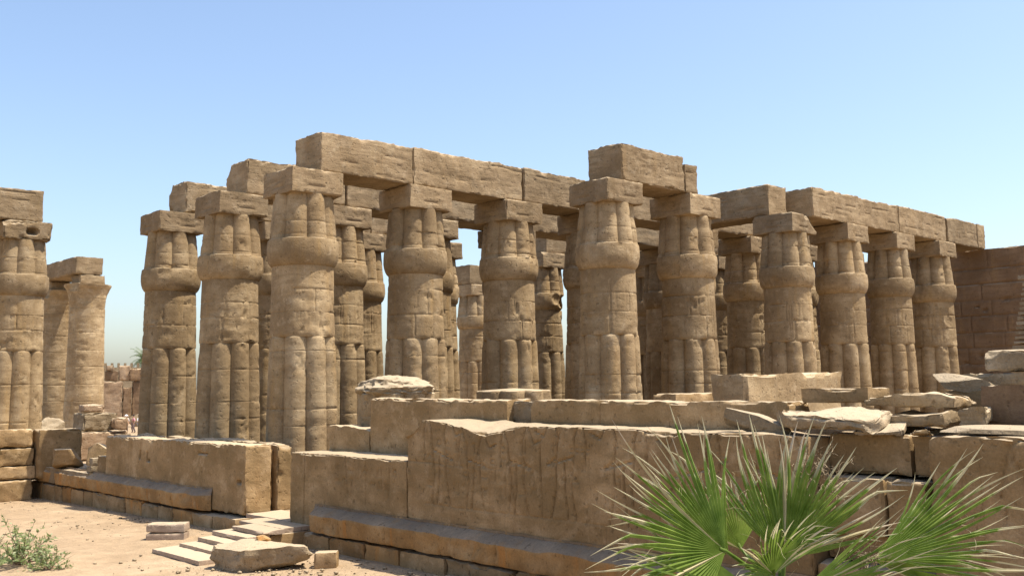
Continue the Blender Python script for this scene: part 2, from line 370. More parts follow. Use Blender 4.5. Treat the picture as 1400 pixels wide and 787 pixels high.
def column(x, y, label, seed, group='papyrus bundle columns of the hall', top=True, ruin=None, sides=True):
    t = empty('temple_column', (x, y, 0), label, 'column', group)
    rg = random.Random(seed); rq = random.Random(seed*3+1)
    k_ = rq.uniform(.975, 1.025); t.scale = (k_, k_, 1); t.rotation_euler = (rad(rq.uniform(-.35, .35)), rad(rq.uniform(-.35, .35)), rad(rq.uniform(-1.2, 1.2)))
    z1 = 6.15+rg.uniform(-.06, .06); z2 = z1+2.72
    js = sorted(rg.uniform(.9, 1.5)*q+rg.uniform(-.1, .1) for q in range(1, 6)); js = [j for j in js if .4 < j < z1-.4]
    keep = []
    for j in js:
        if not keep or j-keep[-1] > .5: keep.append(j)
    sb = []
    rev('shaft', [(-.1, 1.26, 1.1), (.25, 1.34, 1.1), (1.2, 1.41, 1.1), (3, 1.38, 1.1), (5, 1.32, 1.0), (z1-.30, 1.29, 1.0), (z1-.10, 1.275, .95), (z1-.03, 1.262, .95), (z1+.01, 1.22, .95)], M_COL, t, seed, keep, bites=sb)
    db = []
    dj = [z1+.95+rg.uniform(-.15, .15), z1+1.9+rg.uniform(-.2, .2)]
    if ruin: db += ruin.get('drum', [])
    rel = glyphs(rg, .1, 7.4, z1+.1, z1+.95, .42, .03, .022, .55)
    for q in range(5): rel += cartouche(rg.uniform(.5, 7), z1+1.5, .5, .95, .03, .022)
    for q in range(6): u = rg.uniform(.2, 7.3); rel.append((u, z1+.1, u+rg.uniform(-.1, .1), z1+rg.uniform(1, 2.6), .025, .03))
    rev('drum', [(z1-.02, 1.0, .3), (z1-.02, 1.22, .25), (z1+.05, 1.243, .08), (z1+.15, 1.24, 0), (z1+1.4, 1.21, 0), (z2, 1.185, 0)], M_COL, t, seed+1, dj, bites=db,
        carve=rel, vj=[(rg.uniform(0, 6.28), z1, dj[0]), (rg.uniform(3.6, 5.6), dj[0], dj[1]), (rg.uniform(3.4, 5.4), z1, dj[0])])
    if not top: return t
    cb = []
    for q in range(rg.randrange(0, 3)):            # pieces lost from the rim of the bud
        a = rg.uniform(0, 6.28); r = rg.uniform(.4, .8); k = 1.42+r*.82; cb.append((k*math.cos(a), k*math.sin(a), z2+rg.choice((.05, 1.05)), r))
    if ruin: cb += ruin.get('capital', [])
    z3 = H_TOP-H_AB
    rev('capital', [(z2-.02, 1.12, 0), (z2, 1.20, 0), (z2+.05, 1.25, 0), (z2+.15, 1.31, 0), (z2+.30, 1.36, 0), (z2+.5, 1.39, 0), (z2+.75, 1.392, 0), (z2+1.0, 1.37, .05), (z2+1.03, 1.362, .1), (z2+1.05, 1.33, .8), (z2+1.1, 1.325, .85),
                      (z2+1.9, 1.25, .9), (z3+.03, 1.17, .95)], M_COL, t, seed+2, [z2+1.12+rg.uniform(.02, .1), z2+1.85+rg.uniform(-.15, .2)], bites=cb)
    s = 2.32; st = []
    rg2 = random.Random(seed+77)
    cx = s*rg2.uniform(.45, .62)
    st = cartouche(cx, .5, 1.15, .42)+glyphs(rg2, cx-.48, cx+.5, .33, .67, .24, .028, .03)
    def post(P, P0, a0, side):
        for ax, sgn in ((1, -1), (0, -1)):
            mk = (a0 == ax) & (side[:, ax] == sgn)
            D = carve_depth(P0[mk][:, 1-ax], P0[mk][:, 2], st)
            P[mk, ax] += D
        return P
    ab = [] if not ruin else ruin.get('abacus', [])
    block('abacus', (s, s, H_AB), M_BEAM, t, (-s/2, -s/2, H_TOP-H_AB), res=.075, seed=seed+3, chip=.07, rough=.02, bites=ab, nbite=rq.randrange(0, 4), bite_r=rq.uniform(.2, .42), post=post)
    return t

front = 'tall bundle column'
# --- nearest row: columns 2..7 still stand, the first two are stumps
NR = -B_
LAB_N = {
 2: 'big column below the short raised lintel block, carrying its left end',
 3: 'column carrying the right end of the short raised lintel block',
 4: 'column with a broken pale abacus where the cross beam meets the right architrave',
 5: 'second column under the right architrave, next to the one with the broken abacus',
 6: 'third column under the right architrave, below its dark cracked joint',
 7: 'last column under the right architrave, nearest the dark back wall',
}
for i, lab in LAB_N.items():
    ru = None
    if i == 4: ru = dict(abacus=[(2.25, -.35, 1.05, .85), (1.5, -.3, 1.2, .6)], capital=[(.9, -1.35, 9.9, .45)])
    if i == 3: ru = dict(abacus=[(.5, -.3, 1.2, .5)])
    column(rx(i), NR, lab, 40+i, ruin=ru)
LAB_0 = {
 0: 'foremost corner column with a clean abacus at the left end of the long architrave',
 1: 'second column under the long architrave, behind the white topped stump',
 2: 'third column under the long architrave, right of the patch of sky',
 3: 'shaded column just behind the big column of the raised lintel block',
 4: 'shaded column directly behind the column at the right of the raised lintel block',
 5: 'dark inner column seen left of the one with the broken pale abacus',
 6: 'dark inner column hidden behind the one with the broken pale abacus',
 7: 'dark inner column behind the second column of the right architrave',
}
for i, lab in LAB_0.items(): column(rx(i), 0, lab, 60+i)
LAB_1 = {
 0: 'second of the three columns stepping back at left, under a lone beam end',
 1: 'inner column seen between the corner column and the white topped stump',
 2: 'inner column peeping out right of the second column of the long architrave',
 3: 'inner column behind the third column of the long architrave',
 4: 'inner column in the shade behind the raised lintel block',
 5: 'inner column in the narrow gap between both columns of the raised lintel block',
 6: 'dim inner column under the cross beam, deep in the hall',
 7: 'dim inner column deep in the hall, nearest the back wall behind the cross beam',
}
for i, lab in LAB_1.items(): column(rx(i), B_, lab, 80+i)
LAB_2 = {
 0: 'leftmost of the three columns stepping back at left, beside open sky',
 1: 'rear column half hidden between the corner column and its left neighbour',
 2: 'rear column in deep shade left of the white topped stump',
 3: 'rear column of the slim pair left of the patch of sky',
 5: 'rear column far back behind the big column of the raised lintel block',
 6: 'rear column far back in shade behind the raised lintel block',
 7: 'rear column at the far corner of the hall in deep shade',
}
for i, lab in LAB_2.items(): column(rx(i), 2*B_, lab, 100+i)
# a headless column with a gouged drum
column(25.1, 2*B_, 'broken inner column with gouged drum and lost capital edge, against bright sky', 104,
       ruin=dict(drum=[(1.3, -1.2, 8.2, .75), (1.5, -.9, 6.4, .6), (.9, -1.5, 8.9, .8)], capital=[(1.2, -1.3, 9.2, .9), (1.5, -.4, 9.6, .7), (.5, -1.6, 9.4, .6), (-.3, -1.7, 9.6, .6)]))
column(34.6, 30.6, 'far court column seen in the gap below the patch of sky', 120, group='court columns')
b = block('architrave', (5.2, 2.0, 1.65), M_BEAM, None, (33.4, 29.6, H_TOP), res=.2, seed=31, chip=.12); tag(b, 'distant beam on the far court column below the patch of sky', 'beam', 'architrave beams')
# court column at the left edge
t = column(-4.9, 19.2, 'cracked column at the left edge with a square hole in its abacus', 130, group='court columns', ruin=dict(abacus=[(-.2, -.2, .9, .8), (2.4, .0, .0, .35)]))
ab = [c for c in t.children if c.name.startswith('abacus')][0]
def hole(P, P0, a0, side):
    mk = (a0 == 1) & (side[:, 1] < 0); P[mk, 1] += carve_depth(P0[mk, 0], P0[mk, 2], [(1.25, .42, 1.45, .42, .17, .5)]); return P
bpy.data.objects.remove(ab)
block('abacus', (2.32, 2.32, .97), M_BEAM, t, (-1.16, -1.16, H_TOP-.97), res=.07, seed=135, chip=.22, rough=.04, bites=[(-.1, -.2, 1.1, .6), (2.5, -.1, .0, .4)], post=hole)

def beam(x0, x1, yc, label, seed, z0=H_TOP, h=1.65, w=2.0, chip=.10, nbite=2, bites=(), carve=True, res=.065, name='architrave'):
    rg = random.Random(seed)
    L = x1-x0; st = []
    if carve: st = glyphs(rg, .5, min(L-.3, 6), .35, 1.25, .45, .03, .03, .35)
    for q in range(int(L*1.1)):                   # long bedding cracks
        u = rg.uniform(0, L-.6); v = rg.uniform(.15, h-.15); st.append((u, v, u+rg.uniform(.5, 2.2), v+rg.uniform(-.06, .03), .045, .03))
    def post(P, P0, a0, side):
        mk = (a0 == 1) & (side[:, 1] < 0); P[mk, 1] += carve_depth(P0[mk, 0], P0[mk, 2], st); return P
    o = block(name, (L, w, h), M_BEAM, None, (x0, yc-w/2, z0), res=res, seed=seed, chip=chip, rough=.028, nbite=nbite, bite_r=.36, bites=bites, post=post, sag=.09)
    return tag(o, label, 'beam', 'architrave beams')
beam(-11.5, -4.15, 19.2, 'beam on the cracked column at the left edge, broken at its left', 199, carve=False, nbite=1)
# long architrave on the second row
beam(.12, 4.62, 0, 'first block of the long architrave, its thick end face above the corner column', 201, nbite=3)
beam(4.63, 10.94, 0, 'middle block of the long architrave with a chipped top edge', 202, nbite=4, bites=[(2.2, -1.15, 1.75, .6), (1.2, -1.1, 1.9, .5)])
beam(11.02, 16.2, 0, 'right hand block of the long architrave beyond the open dark joint', 203, nbite=4)
beam(16.25, 24.4, 0, 'inner lintel over the central aisle behind the raised block', 204, carve=False, res=.14)
beam(24.5, 32.6, 0, 'inner lintel of the second row behind the cross beam', 205, carve=False, res=.14)
beam(32.65, 41.9, 0, 'inner lintel of the second row reaching the back wall', 206, carve=False, res=.14)
# raised block on the nearest row
beam(10.86, 15.06, NR, 'short raised lintel block bridging two columns in front, knocked corner on top', 207, nbite=2, bites=[(4.0, -.75, 2.0, .75)], chip=.16)
b = beam(15.08, 16.0, NR, 'narrow slab at the right end of the raised lintel block', 208, h=1.36, carve=False, nbite=0)
# cross beam and right architrave
def _cross(P, P0, a0, side):
    rg = random.Random(5); st = []
    for q in range(9): u = rg.uniform(.2, 3.4); v = rg.uniform(.2, 1.3); st.append((u, v, u+rg.uniform(.5, 1.6), v+rg.uniform(-.05, .05), .045, .035))
    mk = (a0 == 0) & (side[:, 0] < 0); P[mk, 0] += carve_depth(P0[mk, 1], P0[mk, 2], st); return P
o = block('architrave', (1.7, 5.1, 1.65), M_BEAM, None, (23.5, -5.95, H_TOP), res=.085, seed=209, chip=.12, rough=.035, nbite=1, bite_r=.3,
          post=_cross)
tag(o, 'cross beam running back into the hall, left of the right architrave', 'beam', 'architrave beams')
beam(25.72, 35.0, NR, 'first and longest block of the right architrave, dark end face beside the cross beam', 210, nbite=5)
beam(35.06, 41.1, NR, 'second block of the right architrave after the broken stepped joint', 211, nbite=4, bites=[(.1, -.7, -.1, .75), (-.1, -.55, .5, .6)])
beam(41.35, 45.7, NR, 'third block of the right architrave past the pale open joint', 212, nbite=3)
beam(45.75, 46.9, NR, 'small end block of the right architrave against the back wall', 213, nbite=0, carve=False, h=1.6)
# rear rows
R1 = ['weathered beam end above the second of the three left columns', 'rear lintel piece seen under the long architrave, left part', 'rear lintel piece of the third row seen beside the patch of sky',
      'rear lintel of the third row over the central aisle', 'rear lintel of the third row deep in the hall', 'rear lintel of the third row reaching the back wall']
R2 = ['weathered beam end with split bedding above the leftmost hall column', 'rearmost lintel piece glimpsed beneath the long architrave', 'rearmost lintel piece above the slim rear columns',
      'rearmost lintel over the central aisle', 'rearmost lintel deep in the hall', 'rearmost lintel reaching the back wall']
segs = [(.2, 5.3), (5.36, 10.9), (10.96, 16.3), (16.35, 24.4), (24.5, 32.6), (32.7, 41.9)]
for k, (x0, x1) in enumerate(segs):
    beam(x0, x1, B_, R1[k], 220+k, nbite=2 if k == 0 else 1, bites=[(0, 2.3, 1.6, .7)] if k == 0 else (), chip=.2 if k == 0 else .12, res=.09 if k < 2 else .14, carve=k < 2)
    if k in (3,): continue
    beam(x0, x1, 2*B_, R2[k], 230+k, nbite=2 if k == 0 else 1, bites=[(-.2, 2.2, 1.7, .6), (-.3, 1.8, .1, .5)] if k == 0 else (), chip=.2 if k == 0 else .12, res=.09 if k < 2 else .14, carve=k < 2)

# ------------------------------------------------------------------ stumps and piers of the nearest row
def stump(x, y, top, label, seed, r=1.34, cap=True):
    t = empty('column_stump', (x, y, 0), label, 'column stump', 'broken column stumps')
    rev('shaft', [(-.1, 1.25, 1), (.3, r, 1), (top-.62, r, 1), (top-.58, r*.96, 1), (top-.5, .02, 1)], M_COL, t, seed, [1.1, 2.3, 3.2], rough=.025)
    if cap:
        bm = bmesh.new(); bmesh.ops.create_icosphere(bm, subdivisions=5, radius=1)
        P = np.array([v.co[:] for v in bm.verts]); F = np.array([[v.index for v in f.verts] for f in bm.faces]); bm.free()
        P = P*np.array([1.42, 1.42, .52]); P[:, 2] = np.where(P[:, 2] < 0, P[:, 2]*.55, P[:, 2])
        q = P+seed*3.3
        n = fbm(q*np.array([1, 1, 3]), 1.1, seed, 4); rg_ = np.abs(fbm(q*np.array([1, 1, 2.2]), 1.9, seed+4, 3))
        P *= (1+.22*n-.28*rg_)[:, None]
        link('broken_top', mesh_np('broken_top', P, F, M_PALE, 40), t, (0, 0, top-.5))
    return t
stump(0, NR, 4.55, 'column stump with a ragged whitish broken top, left behind the front wall', 301)
stump(rx(1), NR, 4.56, 'low flat topped column stump in front of the third long architrave column', 302, r=1.42, cap=False)
o = block('masonry_pier', (3.7, 1.2, 3.86), M_WALL, None, (11.1, -9.4, -.1), res=.16, seed=303, chip=.1, nbite=1, bite_r=.3); tag(o, 'low square masonry pier in front of the raised block\'s right column', 'pier')
o = block('masonry_block', (.95, .9, 4.1), M_COL, None, (-.1, -5.0, 0), res=.12, seed=304, chip=.14, rough=.04); tag(o, 'small block behind the left side of the white topped stump', 'block', 'loose masonry')
o = block('low_wall', (5.5, 1.3, 4.32), M_COL, None, (4.85, -17, .2), res=.11, seed=305, chip=.12, rough=.03, bites=[(-.2, -.3, 4.6, .5)], sag=.15); tag(o, 'pale lit block of low wall in front of the broken abacus column', 'low wall', 'loose masonry')
def rock(name, size, loc, label, seed, rz=0, mat=M_PALE, tilt=(0, 0), cat='stone', group='fallen stones', amp=.28, flat=.5, sub=5):
    """a broken angular stone resting at loc"""
    bm = bmesh.new(); bmesh.ops.create_cube(bm, size=2); bmesh.ops.subdivide_edges(bm, edges=bm.edges[:], cuts=2**(sub-1), use_grid_fill=True)
    P = np.array([v.co[:] for v in bm.verts]); F = np.array([[v.index for v in f.verts] for f in bm.faces]); bm.free()
    L = np.linalg.norm(P, axis=1)[:, None]; S = P/L*1.15; P = P*(1-flat*.7)+S*flat*.7
    rg = np.random.RandomState(seed)
    for q in range(9):                             # cleave along random planes
        n = rg.normal(size=3); n /= np.linalg.norm(n); d = rg.uniform(.72, 1.02); h = P@n-d; mk = h > 0; P[mk] -= n*h[mk, None]
    W_ = P*np.array(size)*.5+seed*5.1
    P = P*(1+amp*.35*fbm(W_, 1.3, seed, 4)+amp*.12*np.abs(noise(W_, 4, seed+1))*-1)[:, None]
    P = P*np.array(size)/2; P[:, 2] -= P[:, 2].min()
    o = link(name, mesh_np(name, P, F, mat, 30), None, loc, (tilt[0], tilt[1], rz)); return tag(o, label, cat, group)

# ------------------------------------------------------------------ the front wall
FX = -3.74
wall = empty('temple_wall', (FX, -5.6, 0), 'long low carved front wall with torn top and ochre moulding, right of the doorway', 'wall')
def wpart(name, x0, x1, y0, y1, z0, z1, mat=M_WALL, par=None, **kw):
    p = par or wall
    return block(name, (x1-x0, abs(y1-y0), z1-z0), mat, p, (x0-p.location.x, min(y0, y1)-p.location.y, z0-p.location.z), **kw)
def carve_front(strokes, extra=None):
    def post(P, P0, a0, side):
        mk = (a0 == 0) & (side[:, 0] < 0); P[mk, 0] += carve_depth(P0[mk, 1], P0[mk, 2], strokes); return P
    return post
rg = random.Random(9)
# y grows to the left in the picture; u is measured from the right end of each piece
lo = [(u, .0, u+.01, 2.6, .02, .05) for u in (5.35,)]+[(4.2, 0, 4.2, .9, .02, .04), (2.0, .9, 2.0, 2.6, .018, .03)]
lo += glyphs(rg, .4, 3.8, 1.25, 2.1, .36, .026, .035, .8)+[(.9, 1.2, .8, 2.3, .035, .045), (2.9, 1.2, 3.1, 2.4, .035, .045)]
wpart('wall_face', FX, -2.5, -5.6, -11.8, -.1, 2.2, res=.04, seed=401, chip=.09, rough=.02, sag=.05, post=carve_front(lo), nbite=2, bite_r=.25)
hi = []
for q, u in enumerate((.9, 2.6, 4.5, 6.3, 8.0, 9.6, 11.0)): hi += figure(u, 1.25, rg.uniform(2.5, 3.0), rg, .030, .055)
hi += glyphs(rg, 7.2, 11.5, 1.5, 3.0, .36, .026, .035, .6)+glyphs(rg, .4, 7, 1.4, 3.0, .34, .024, .03, .35)
def post_hi(P, P0, a0, side, f=carve_front):
    P = f(hi)(P, P0, a0, side)
    w = np.exp(-((P0[:, 1]-9.4)/1.25)**4)*np.clip((P0[:, 2]-2.4)/.9, 0, 1); t = P0[:, 0]/1.24
    P[:, 2] += w*(-.13*np.exp(-((P0[:, 1]-9.1)/.8)**4)*(1-t)+.08*t+.05*fbm(P0, 3.2, 5, 3))
    w2 = np.exp(-((P0[:, 1]-11.2)/.7)**4)*np.clip((P0[:, 2]-2.4)/.9, 0, 1); P[:, 2] += w2*.07
    return P
hi += [(.0, 2.25, 12.4, 2.28, .014, .022), (2.2, 2.3, 2.25, 3.3, .014, .022), (5.9, 1.2, 5.9, 2.25, .014, .022), (9.9, 1.2, 9.9, 2.25, .014, .022)]
hi += [(u, 0, u, 1.2, .02, .035) for u in (1.5, 5.1, 8.4)]+[(3.3, 1.2, 3.3, 3.2, .03, .04), (7.1, 1.2, 7.15, 3.2, .03, .05), (0, 1.18, 11.6, 1.2, .02, .02)]
wpart('wall_face', FX, -2.5, -11.82, -24.2, -.1, 3.22, res=.04, seed=402, chip=.10, rough=.02, sag=.06, post=post_hi, nbite=3, bite_r=.25, bites=[(.0, 12.3, 3.6, .6), (.3, 12.5, 3.4, .6)])
rt_s = [(1.5, .6, 1.5, 3.1, .02, .035), (1.5, 1.75, 0, 1.75, .02, .03)]+figure(.2, .7, 3.2, rg, .045, .06)+figure(-3, .7, 3.2, rg, .045, .06)
rt_s += [(u, .7, u, 3.2, .03, .04) for u in (1.2, -1)]
def post_r(P, P0, a0, side):
    mk = (a0 == 0) & (side[:, 0] < 0); P[mk, 0] += carve_depth(P0[mk, 1]-4, P0[mk, 2], rt_s); return P
wpart('wall_face', FX, -2.5, -26.45, -32.5, -.1, 3.3, res=.06, seed=403, chip=.1, rough=.02, sag=.1, post=post_r, nbite=2, bite_r=.3)
wpart('wall_course', -3.02, -2.0, -24.21, -25.8, 2.48, 3.22, res=.07, seed=404, chip=.08, rough=.03)
wpart('wall_course', -3.05, -2.0, -25.83, -26.44, 2.46, 3.2, res=.07, seed=405, chip=.09, rough=.03)
wpart('wall_course', -3.50, -2.0, -24.22, -25.5, 1.45, 2.46, res=.07, seed=406, chip=.08, rough=.03, mat=M_WALL, nbite=1, bite_r=.25)
wpart('wall_course', -3.48, -2.0, -25.52, -26.25, 1.5, 2.44, res=.07, seed=407, chip=.12, rough=.04, nbite=2, bite_r=.3)
wpart('wall_course', -3.25, -2.0, -24.22, -26.4, .95, 1.44, res=.08, seed=408, chip=.08, rough=.03)
wpart('wall_course', -3.72, -2.0, -24.22, -26.42, -.1, .93, res=.08, seed=409, chip=.08, rough=.03)
# moulding: sloping top coloured for sky light, ochre front for sand bounce, swept along the wall
def moulding(par, y0, y1, seed, out=.42):
    n = int(abs(y1-y0)/.09); prof = [(-.02, .66), (0, .60), (-.10, .565), (-.22, .51), (-.34, .45), (-out, .40), (-out-.015, .36), (-out, .28), (-out+.01, .1), (-out+.03, -.04), (-out+.06, -.10), (-.2, -.11), (.0, -.12)]
    pr = []
    for (a, b_), (c, d) in zip(prof[:-1], prof[1:]):
        k = max(1, int(math.hypot(c-a, d-b_)/.06)); pr += [(a+(c-a)*q/k, b_+(d-b_)*q/k) for q in range(k)]
    pr.append(prof[-1]); pr = np.array(pr)
    n = n*3//2; ys = np.linspace(y0, y1, n); m = len(pr)
    P = np.zeros((n, m, 3)); P[:, :, 0] = pr[None, :, 0]; P[:, :, 2] = pr[None, :, 1]; P[:, :, 1] = ys[:, None]
    P = P.reshape(-1, 3); q = P+seed*7.7
    nn = fbm(q, 1.2, seed, 4); P[:, 0] += .06*nn+.28*np.clip(fbm(q, 1.0, seed+3, 3)-.16, 0, 1)*np.clip((.62-P[:, 2])*4, 0, 1)+.02*noise(q, 6, seed+8); P[:, 2] += .05*fbm(q, 1.2, seed+5, 3)
    dd = np.minimum(np.abs(P[:, 1]-y0), np.abs(P[:, 1]-y1)); P[:, 0] *= np.clip(dd/.35, 0.02, 1)**.6*np.where(P[:, 0] < 0, 1, 1)
    # joints between the moulding stones
    rg = random.Random(seed); y = min(y0, y1)
    while y < max(y0, y1):
        y += rg.uniform(1.3, 2.6); P[:, 0] += .05*np.exp(-((P[:, 1]-y)/.03)**2)
    K = np.arange(n*m).reshape(n, m); F = np.stack([K[:-1, :-1], K[:-1, 1:], K[1:, 1:], K[1:, :-1]], -1).reshape(-1, 4)
    if y1 < y0: F = F[:, ::-1]
    # closed ends
    P[:, 0] += FX-par.location.x; P[:, 1] -= par.location.y
    o = link('moulding', mesh_np('moulding', P, F, M_OCHRE, 40), par); o.data.materials.append(M_SKY_TINT)
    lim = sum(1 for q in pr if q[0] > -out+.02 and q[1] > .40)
    mi = np.zeros(len(F), dtype=np.int32); mi.reshape(n-1, m-1)[:, :lim] = 1; o.data.polygons.foreach_set('material_index', mi); o['label'] = 'projecting moulding with painted-in sky and sand bounce tints along the foot of the wall'
    return o
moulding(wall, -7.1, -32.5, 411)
def foundation(par, y0, y1, seed):
    rg = random.Random(seed); y = y1
    while y < y0-.3:
        L = min(rg.uniform(.8, 2.0), y0-y); d = rg.uniform(.26, .36); z1 = rg.uniform(-.22, -.14)
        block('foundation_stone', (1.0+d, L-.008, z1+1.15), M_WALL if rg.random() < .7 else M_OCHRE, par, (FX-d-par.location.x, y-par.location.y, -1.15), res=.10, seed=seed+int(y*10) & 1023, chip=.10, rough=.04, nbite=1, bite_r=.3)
        y += L
foundation(wall, -5.6, -32.5, 420)
# rear half of the same wall, standing higher
back = empty('temple_wall', (-2.45, -5.7, 0), 'higher rear wall course behind the carved front wall, pale broken top edge', 'wall')
wpart('wall_course', -2.45, -1.5, -5.7, -8.1, -.1, 3.0, par=back, res=.09, seed=431, chip=.1, rough=.03, sag=.25)
bk = [(1.2, 2.6, 5.5, 2.75, .025, .05), (3.0, 2.7, 3.0, 3.9, .02, .04)]
wpart('wall_course', -2.45, -1.5, -8.12, -14.5, -.1, 3.86, par=back, res=.08, seed=432, chip=.12, rough=.03, nbite=2, bite_r=.3, sag=.07, post=carve_front(bk))
wpart('rubble_core', -2.3, -1.5, -14.45, -15.45, -.1, 3.82, par=back, mat=M_PALE, res=.06, seed=433, chip=.22, rough=.16, sag=.2)
bk2 = [(.2, 3.2, 7.0, 3.25, .02, .04), (2.2, 2.9, 2.2, 3.9, .02, .05), (5.2, 3.2, 5.2, 3.9, .02, .05)]
wpart('wall_course', -2.45, -1.5, -15.4, -23.0, -.1, 3.82, par=back, res=.08, seed=434, chip=.12, rough=.03, nbite=4, bite_r=.3, sag=.06, post=carve_front(bk2))
wpart('wall_course', -2.2, -1.3, -23.0, -32.5, -.1, 3.42, par=back, mat=M_PALE, res=.1, seed=435, chip=.2, rough=.07, sag=.2)
# left wall, other side of the doorway
lw = empty('temple_wall', (FX, -2.6, 0), 'low plain wall block left of the doorway steps, ochre band at its foot', 'wall')
lh = [(8.9, 1.55, 8.9, 1.8, .06, .25), (8.2, 1.5, 8.2, 1.8, .06, .25), (7.95, 1.5, 8.2, 1.5, .06, .2), (.35, 1.1, .5, 1.1, .08, .3), (2.9, 1.95, 3.6, 1.98, .05, .12), (3.3, 0, 3.3, 2.2, .015, .03), (12, .9, 0, .93, .012, .02), (1.2, .5, 1.15, .9, .02, .03)]
wpart('wall_face', FX, -2.72, -2.6, 10.0, -.1, 2.28, par=lw, res=.06, seed=451, chip=.13, rough=.02, sag=.06, post=carve_front(lh), nbite=5, bite_r=.28)
wpart('wall_face', -2.52, -1.9, -2.62, 9.9, -.1, 2.32, par=lw, res=.08, seed=452, chip=.16, rough=.03, sag=.12, nbite=3, bites=[(.1, -.2, 1.3, .3)])
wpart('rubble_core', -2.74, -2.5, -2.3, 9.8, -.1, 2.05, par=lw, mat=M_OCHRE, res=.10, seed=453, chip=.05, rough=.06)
wpart('wall_course', FX+.02, -2.5, 10.02, 11.0, -.1, 1.35, par=lw, res=.08, seed=454, chip=.1, rough=.03)
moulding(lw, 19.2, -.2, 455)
wpart('ledge', FX-.36, -2.0, 11.0, 19.2, -.1, .60, par=lw, mat=M_PALE, res=.1, seed=456, chip=.06, rough=.03)
foundation(lw, 19.2, -2.6, 457)
# small stacked stones on the ledge
o = block('loose_brick', (.5, .42, .28), M_PALE, None, (-3.9, 11.2, .6), (0, 0, .1), res=.07, seed=461, chip=.07, rough=.02); tag(o, 'small stone on the ledge, bottom of the little stack beside the plain wall', 'stone', 'fallen stones')
o = block('loose_brick', (.46, .4, .34), M_PALE, None, (-3.86, 11.22, .885), (0, 0, -.05), res=.07, seed=462, chip=.07, rough=.02); tag(o, 'small stone on the ledge, top of the little stack beside the plain wall', 'stone', 'fallen stones')

# ------------------------------------------------------------------ doorway steps
steps = empty('stone_steps', (-5.5, -5.9, 0), 'shallow pale stone steps leading up to the doorway in the wall', 'steps')
def step(x0, x1, y0, y1, z1, th, seed): block('tread', (x1-x0, y0-y1, th), M_PINK, steps, (x0+5.5, y1+5.9, z1-th), res=.08, seed=seed, chip=.03, rough=.012)
step(-5.50, -4.75, -5.15, -7.1, .0, .13, 471)
step(-4.73, -3.76, -4.1, -6.9, -.004, .14, 477)
step(-3.74, -2.4, -2.72, -5.58, .0, .14, 478)
step(-5.95, -5.2, -4.75, -7.0, -.135, .15, 472)
step(-6.45, -5.6, -4.8, -6.95, -.265, .15, 473)
step(-7.0, -6.1, -4.75, -7.1, -.39, .15, 474)
step(-7.75, -6.6, -4.55, -7.7, -.485, .14, 475)
block('footing', (1.75, 2.1, 1.0), M_WALL, steps, (-5.2+5.5, -7.0+5.9, -1.14), res=.15, seed=476, chip=.1)
RZ = -rad(41)
for k, (dz, sd_, lab) in enumerate(((0, 481, 'lower of two stacked bricks on the sand near the steps'), (.29, 482, 'upper of two stacked bricks near the steps, shallow hollows on top'))):
    def hol(P, P0, a0, side):
        mk = (a0 == 2) & (side[:, 2] > 0); P[mk, 2] -= carve_depth(P0[mk, 0], P0[mk, 1], [(.28, .3, .42, .3, .13, .10), (.8, .3, .95, .3, .13, .10)]); return P
    o = block('stone_brick', (1.24, .66, .27), M_PINK, None, (-7.0, -2.25, -.64+dz), (0, 0, RZ+.03*k), res=.045, seed=sd_, chip=.05, rough=.02, post=hol if k else None); tag(o, lab, 'brick', 'stacked bricks by the steps')
rock('boulder', (2.75, 1.15, .78), (-6.75, -9.3, -.74), 'large rough boulder lying in front of the steps', 491, rz=RZ, tilt=(rad(6), rad(-3)), mat=M_PALE, amp=.6, flat=.3, cat='boulder')
rock('small_stone', (.42, .28, .2), (-6.5, -8.95, -.02), 'small yellow stone on top of the large boulder', 492, rz=.4, mat=M_OCHRE, cat='stone')
o = block('stone_brick', (.62, .5, .45), M_WALL, None, (-5.75, -10.35, -.66), (0, 0, RZ), res=.07, seed=493, chip=.06); tag(o, 'small grey block in the shade right of the large boulder', 'block', 'fallen stones')

# ------------------------------------------------------------------ broken stones on the right half of the wall
S = rock
o = block('fallen_slab', (.95, 2.2, .30), M_PALE, None, (-3.4, -25.35, 3.2), (rad(3), rad(-14), .05), res=.05, seed=501, chip=.2, rough=.05, nbite=2, bite_r=.35, bites=[(-.3, 2.4, .2, .7), (-.2, -.3, .3, .6)], sag=.2); tag(o, 'big tilted slab with bright top lying on the right part of the wall', 'slab', 'fallen stones')
S('fallen_stone', (.5, 1.5, .46), (-3.1, -22.7, 3.14), 'wedge of broken stone leaning left of the big tilted slab', 502, tilt=(rad(12), 0), amp=.3, flat=.3)
o = block('fallen_slab', (1.0, 1.45, .30), M_WALL, None, (-2.0, -24.5, 3.74), (0, 0, .03), res=.07, seed=503, chip=.06, rough=.03); tag(o, 'long flat squared slab above the big tilted slab', 'slab', 'fallen stones')
def flake(size, loc, rot, label, seed, mat=M_PALE, chip=.13, rough=.05, cat='slab', name='fallen_slab', bites=(), sag=.25):
    o = block(name, size, mat, None, loc, rot, res=.05, seed=seed, chip=chip, rough=rough, nbite=3, bite_r=.32, bites=bites, sag=sag); return tag(o, label, cat, 'fallen stones')
flake((1.1, 1.75, .28), (-2.35, -26.35, 3.64), (rad(2), rad(-3), .04), 'flaking pale slab right of the long flat squared slab', 504, mat=M_COL)
flake((1.2, 1.5, .34), (-2.75, -26.3, 3.36), (rad(-3), rad(-4), -.06), 'cracked slab under the flaking pale slab', 505, mat=M_COL)
flake((.5, .9, .26), (-3.1, -25.75, 3.2), (0, rad(-8), .3), 'broad flat lump at the foot of the cracked slab', 506, cat='stone', name='fallen_stone')
flake((.36, .42, .24), (-3.2, -26.35, 3.2), (0, 0, .5), 'small dark lump in front of the heap, right of the broad flat lump', 507, mat=M_WALL, cat='stone', name='fallen_stone', chip=.14)
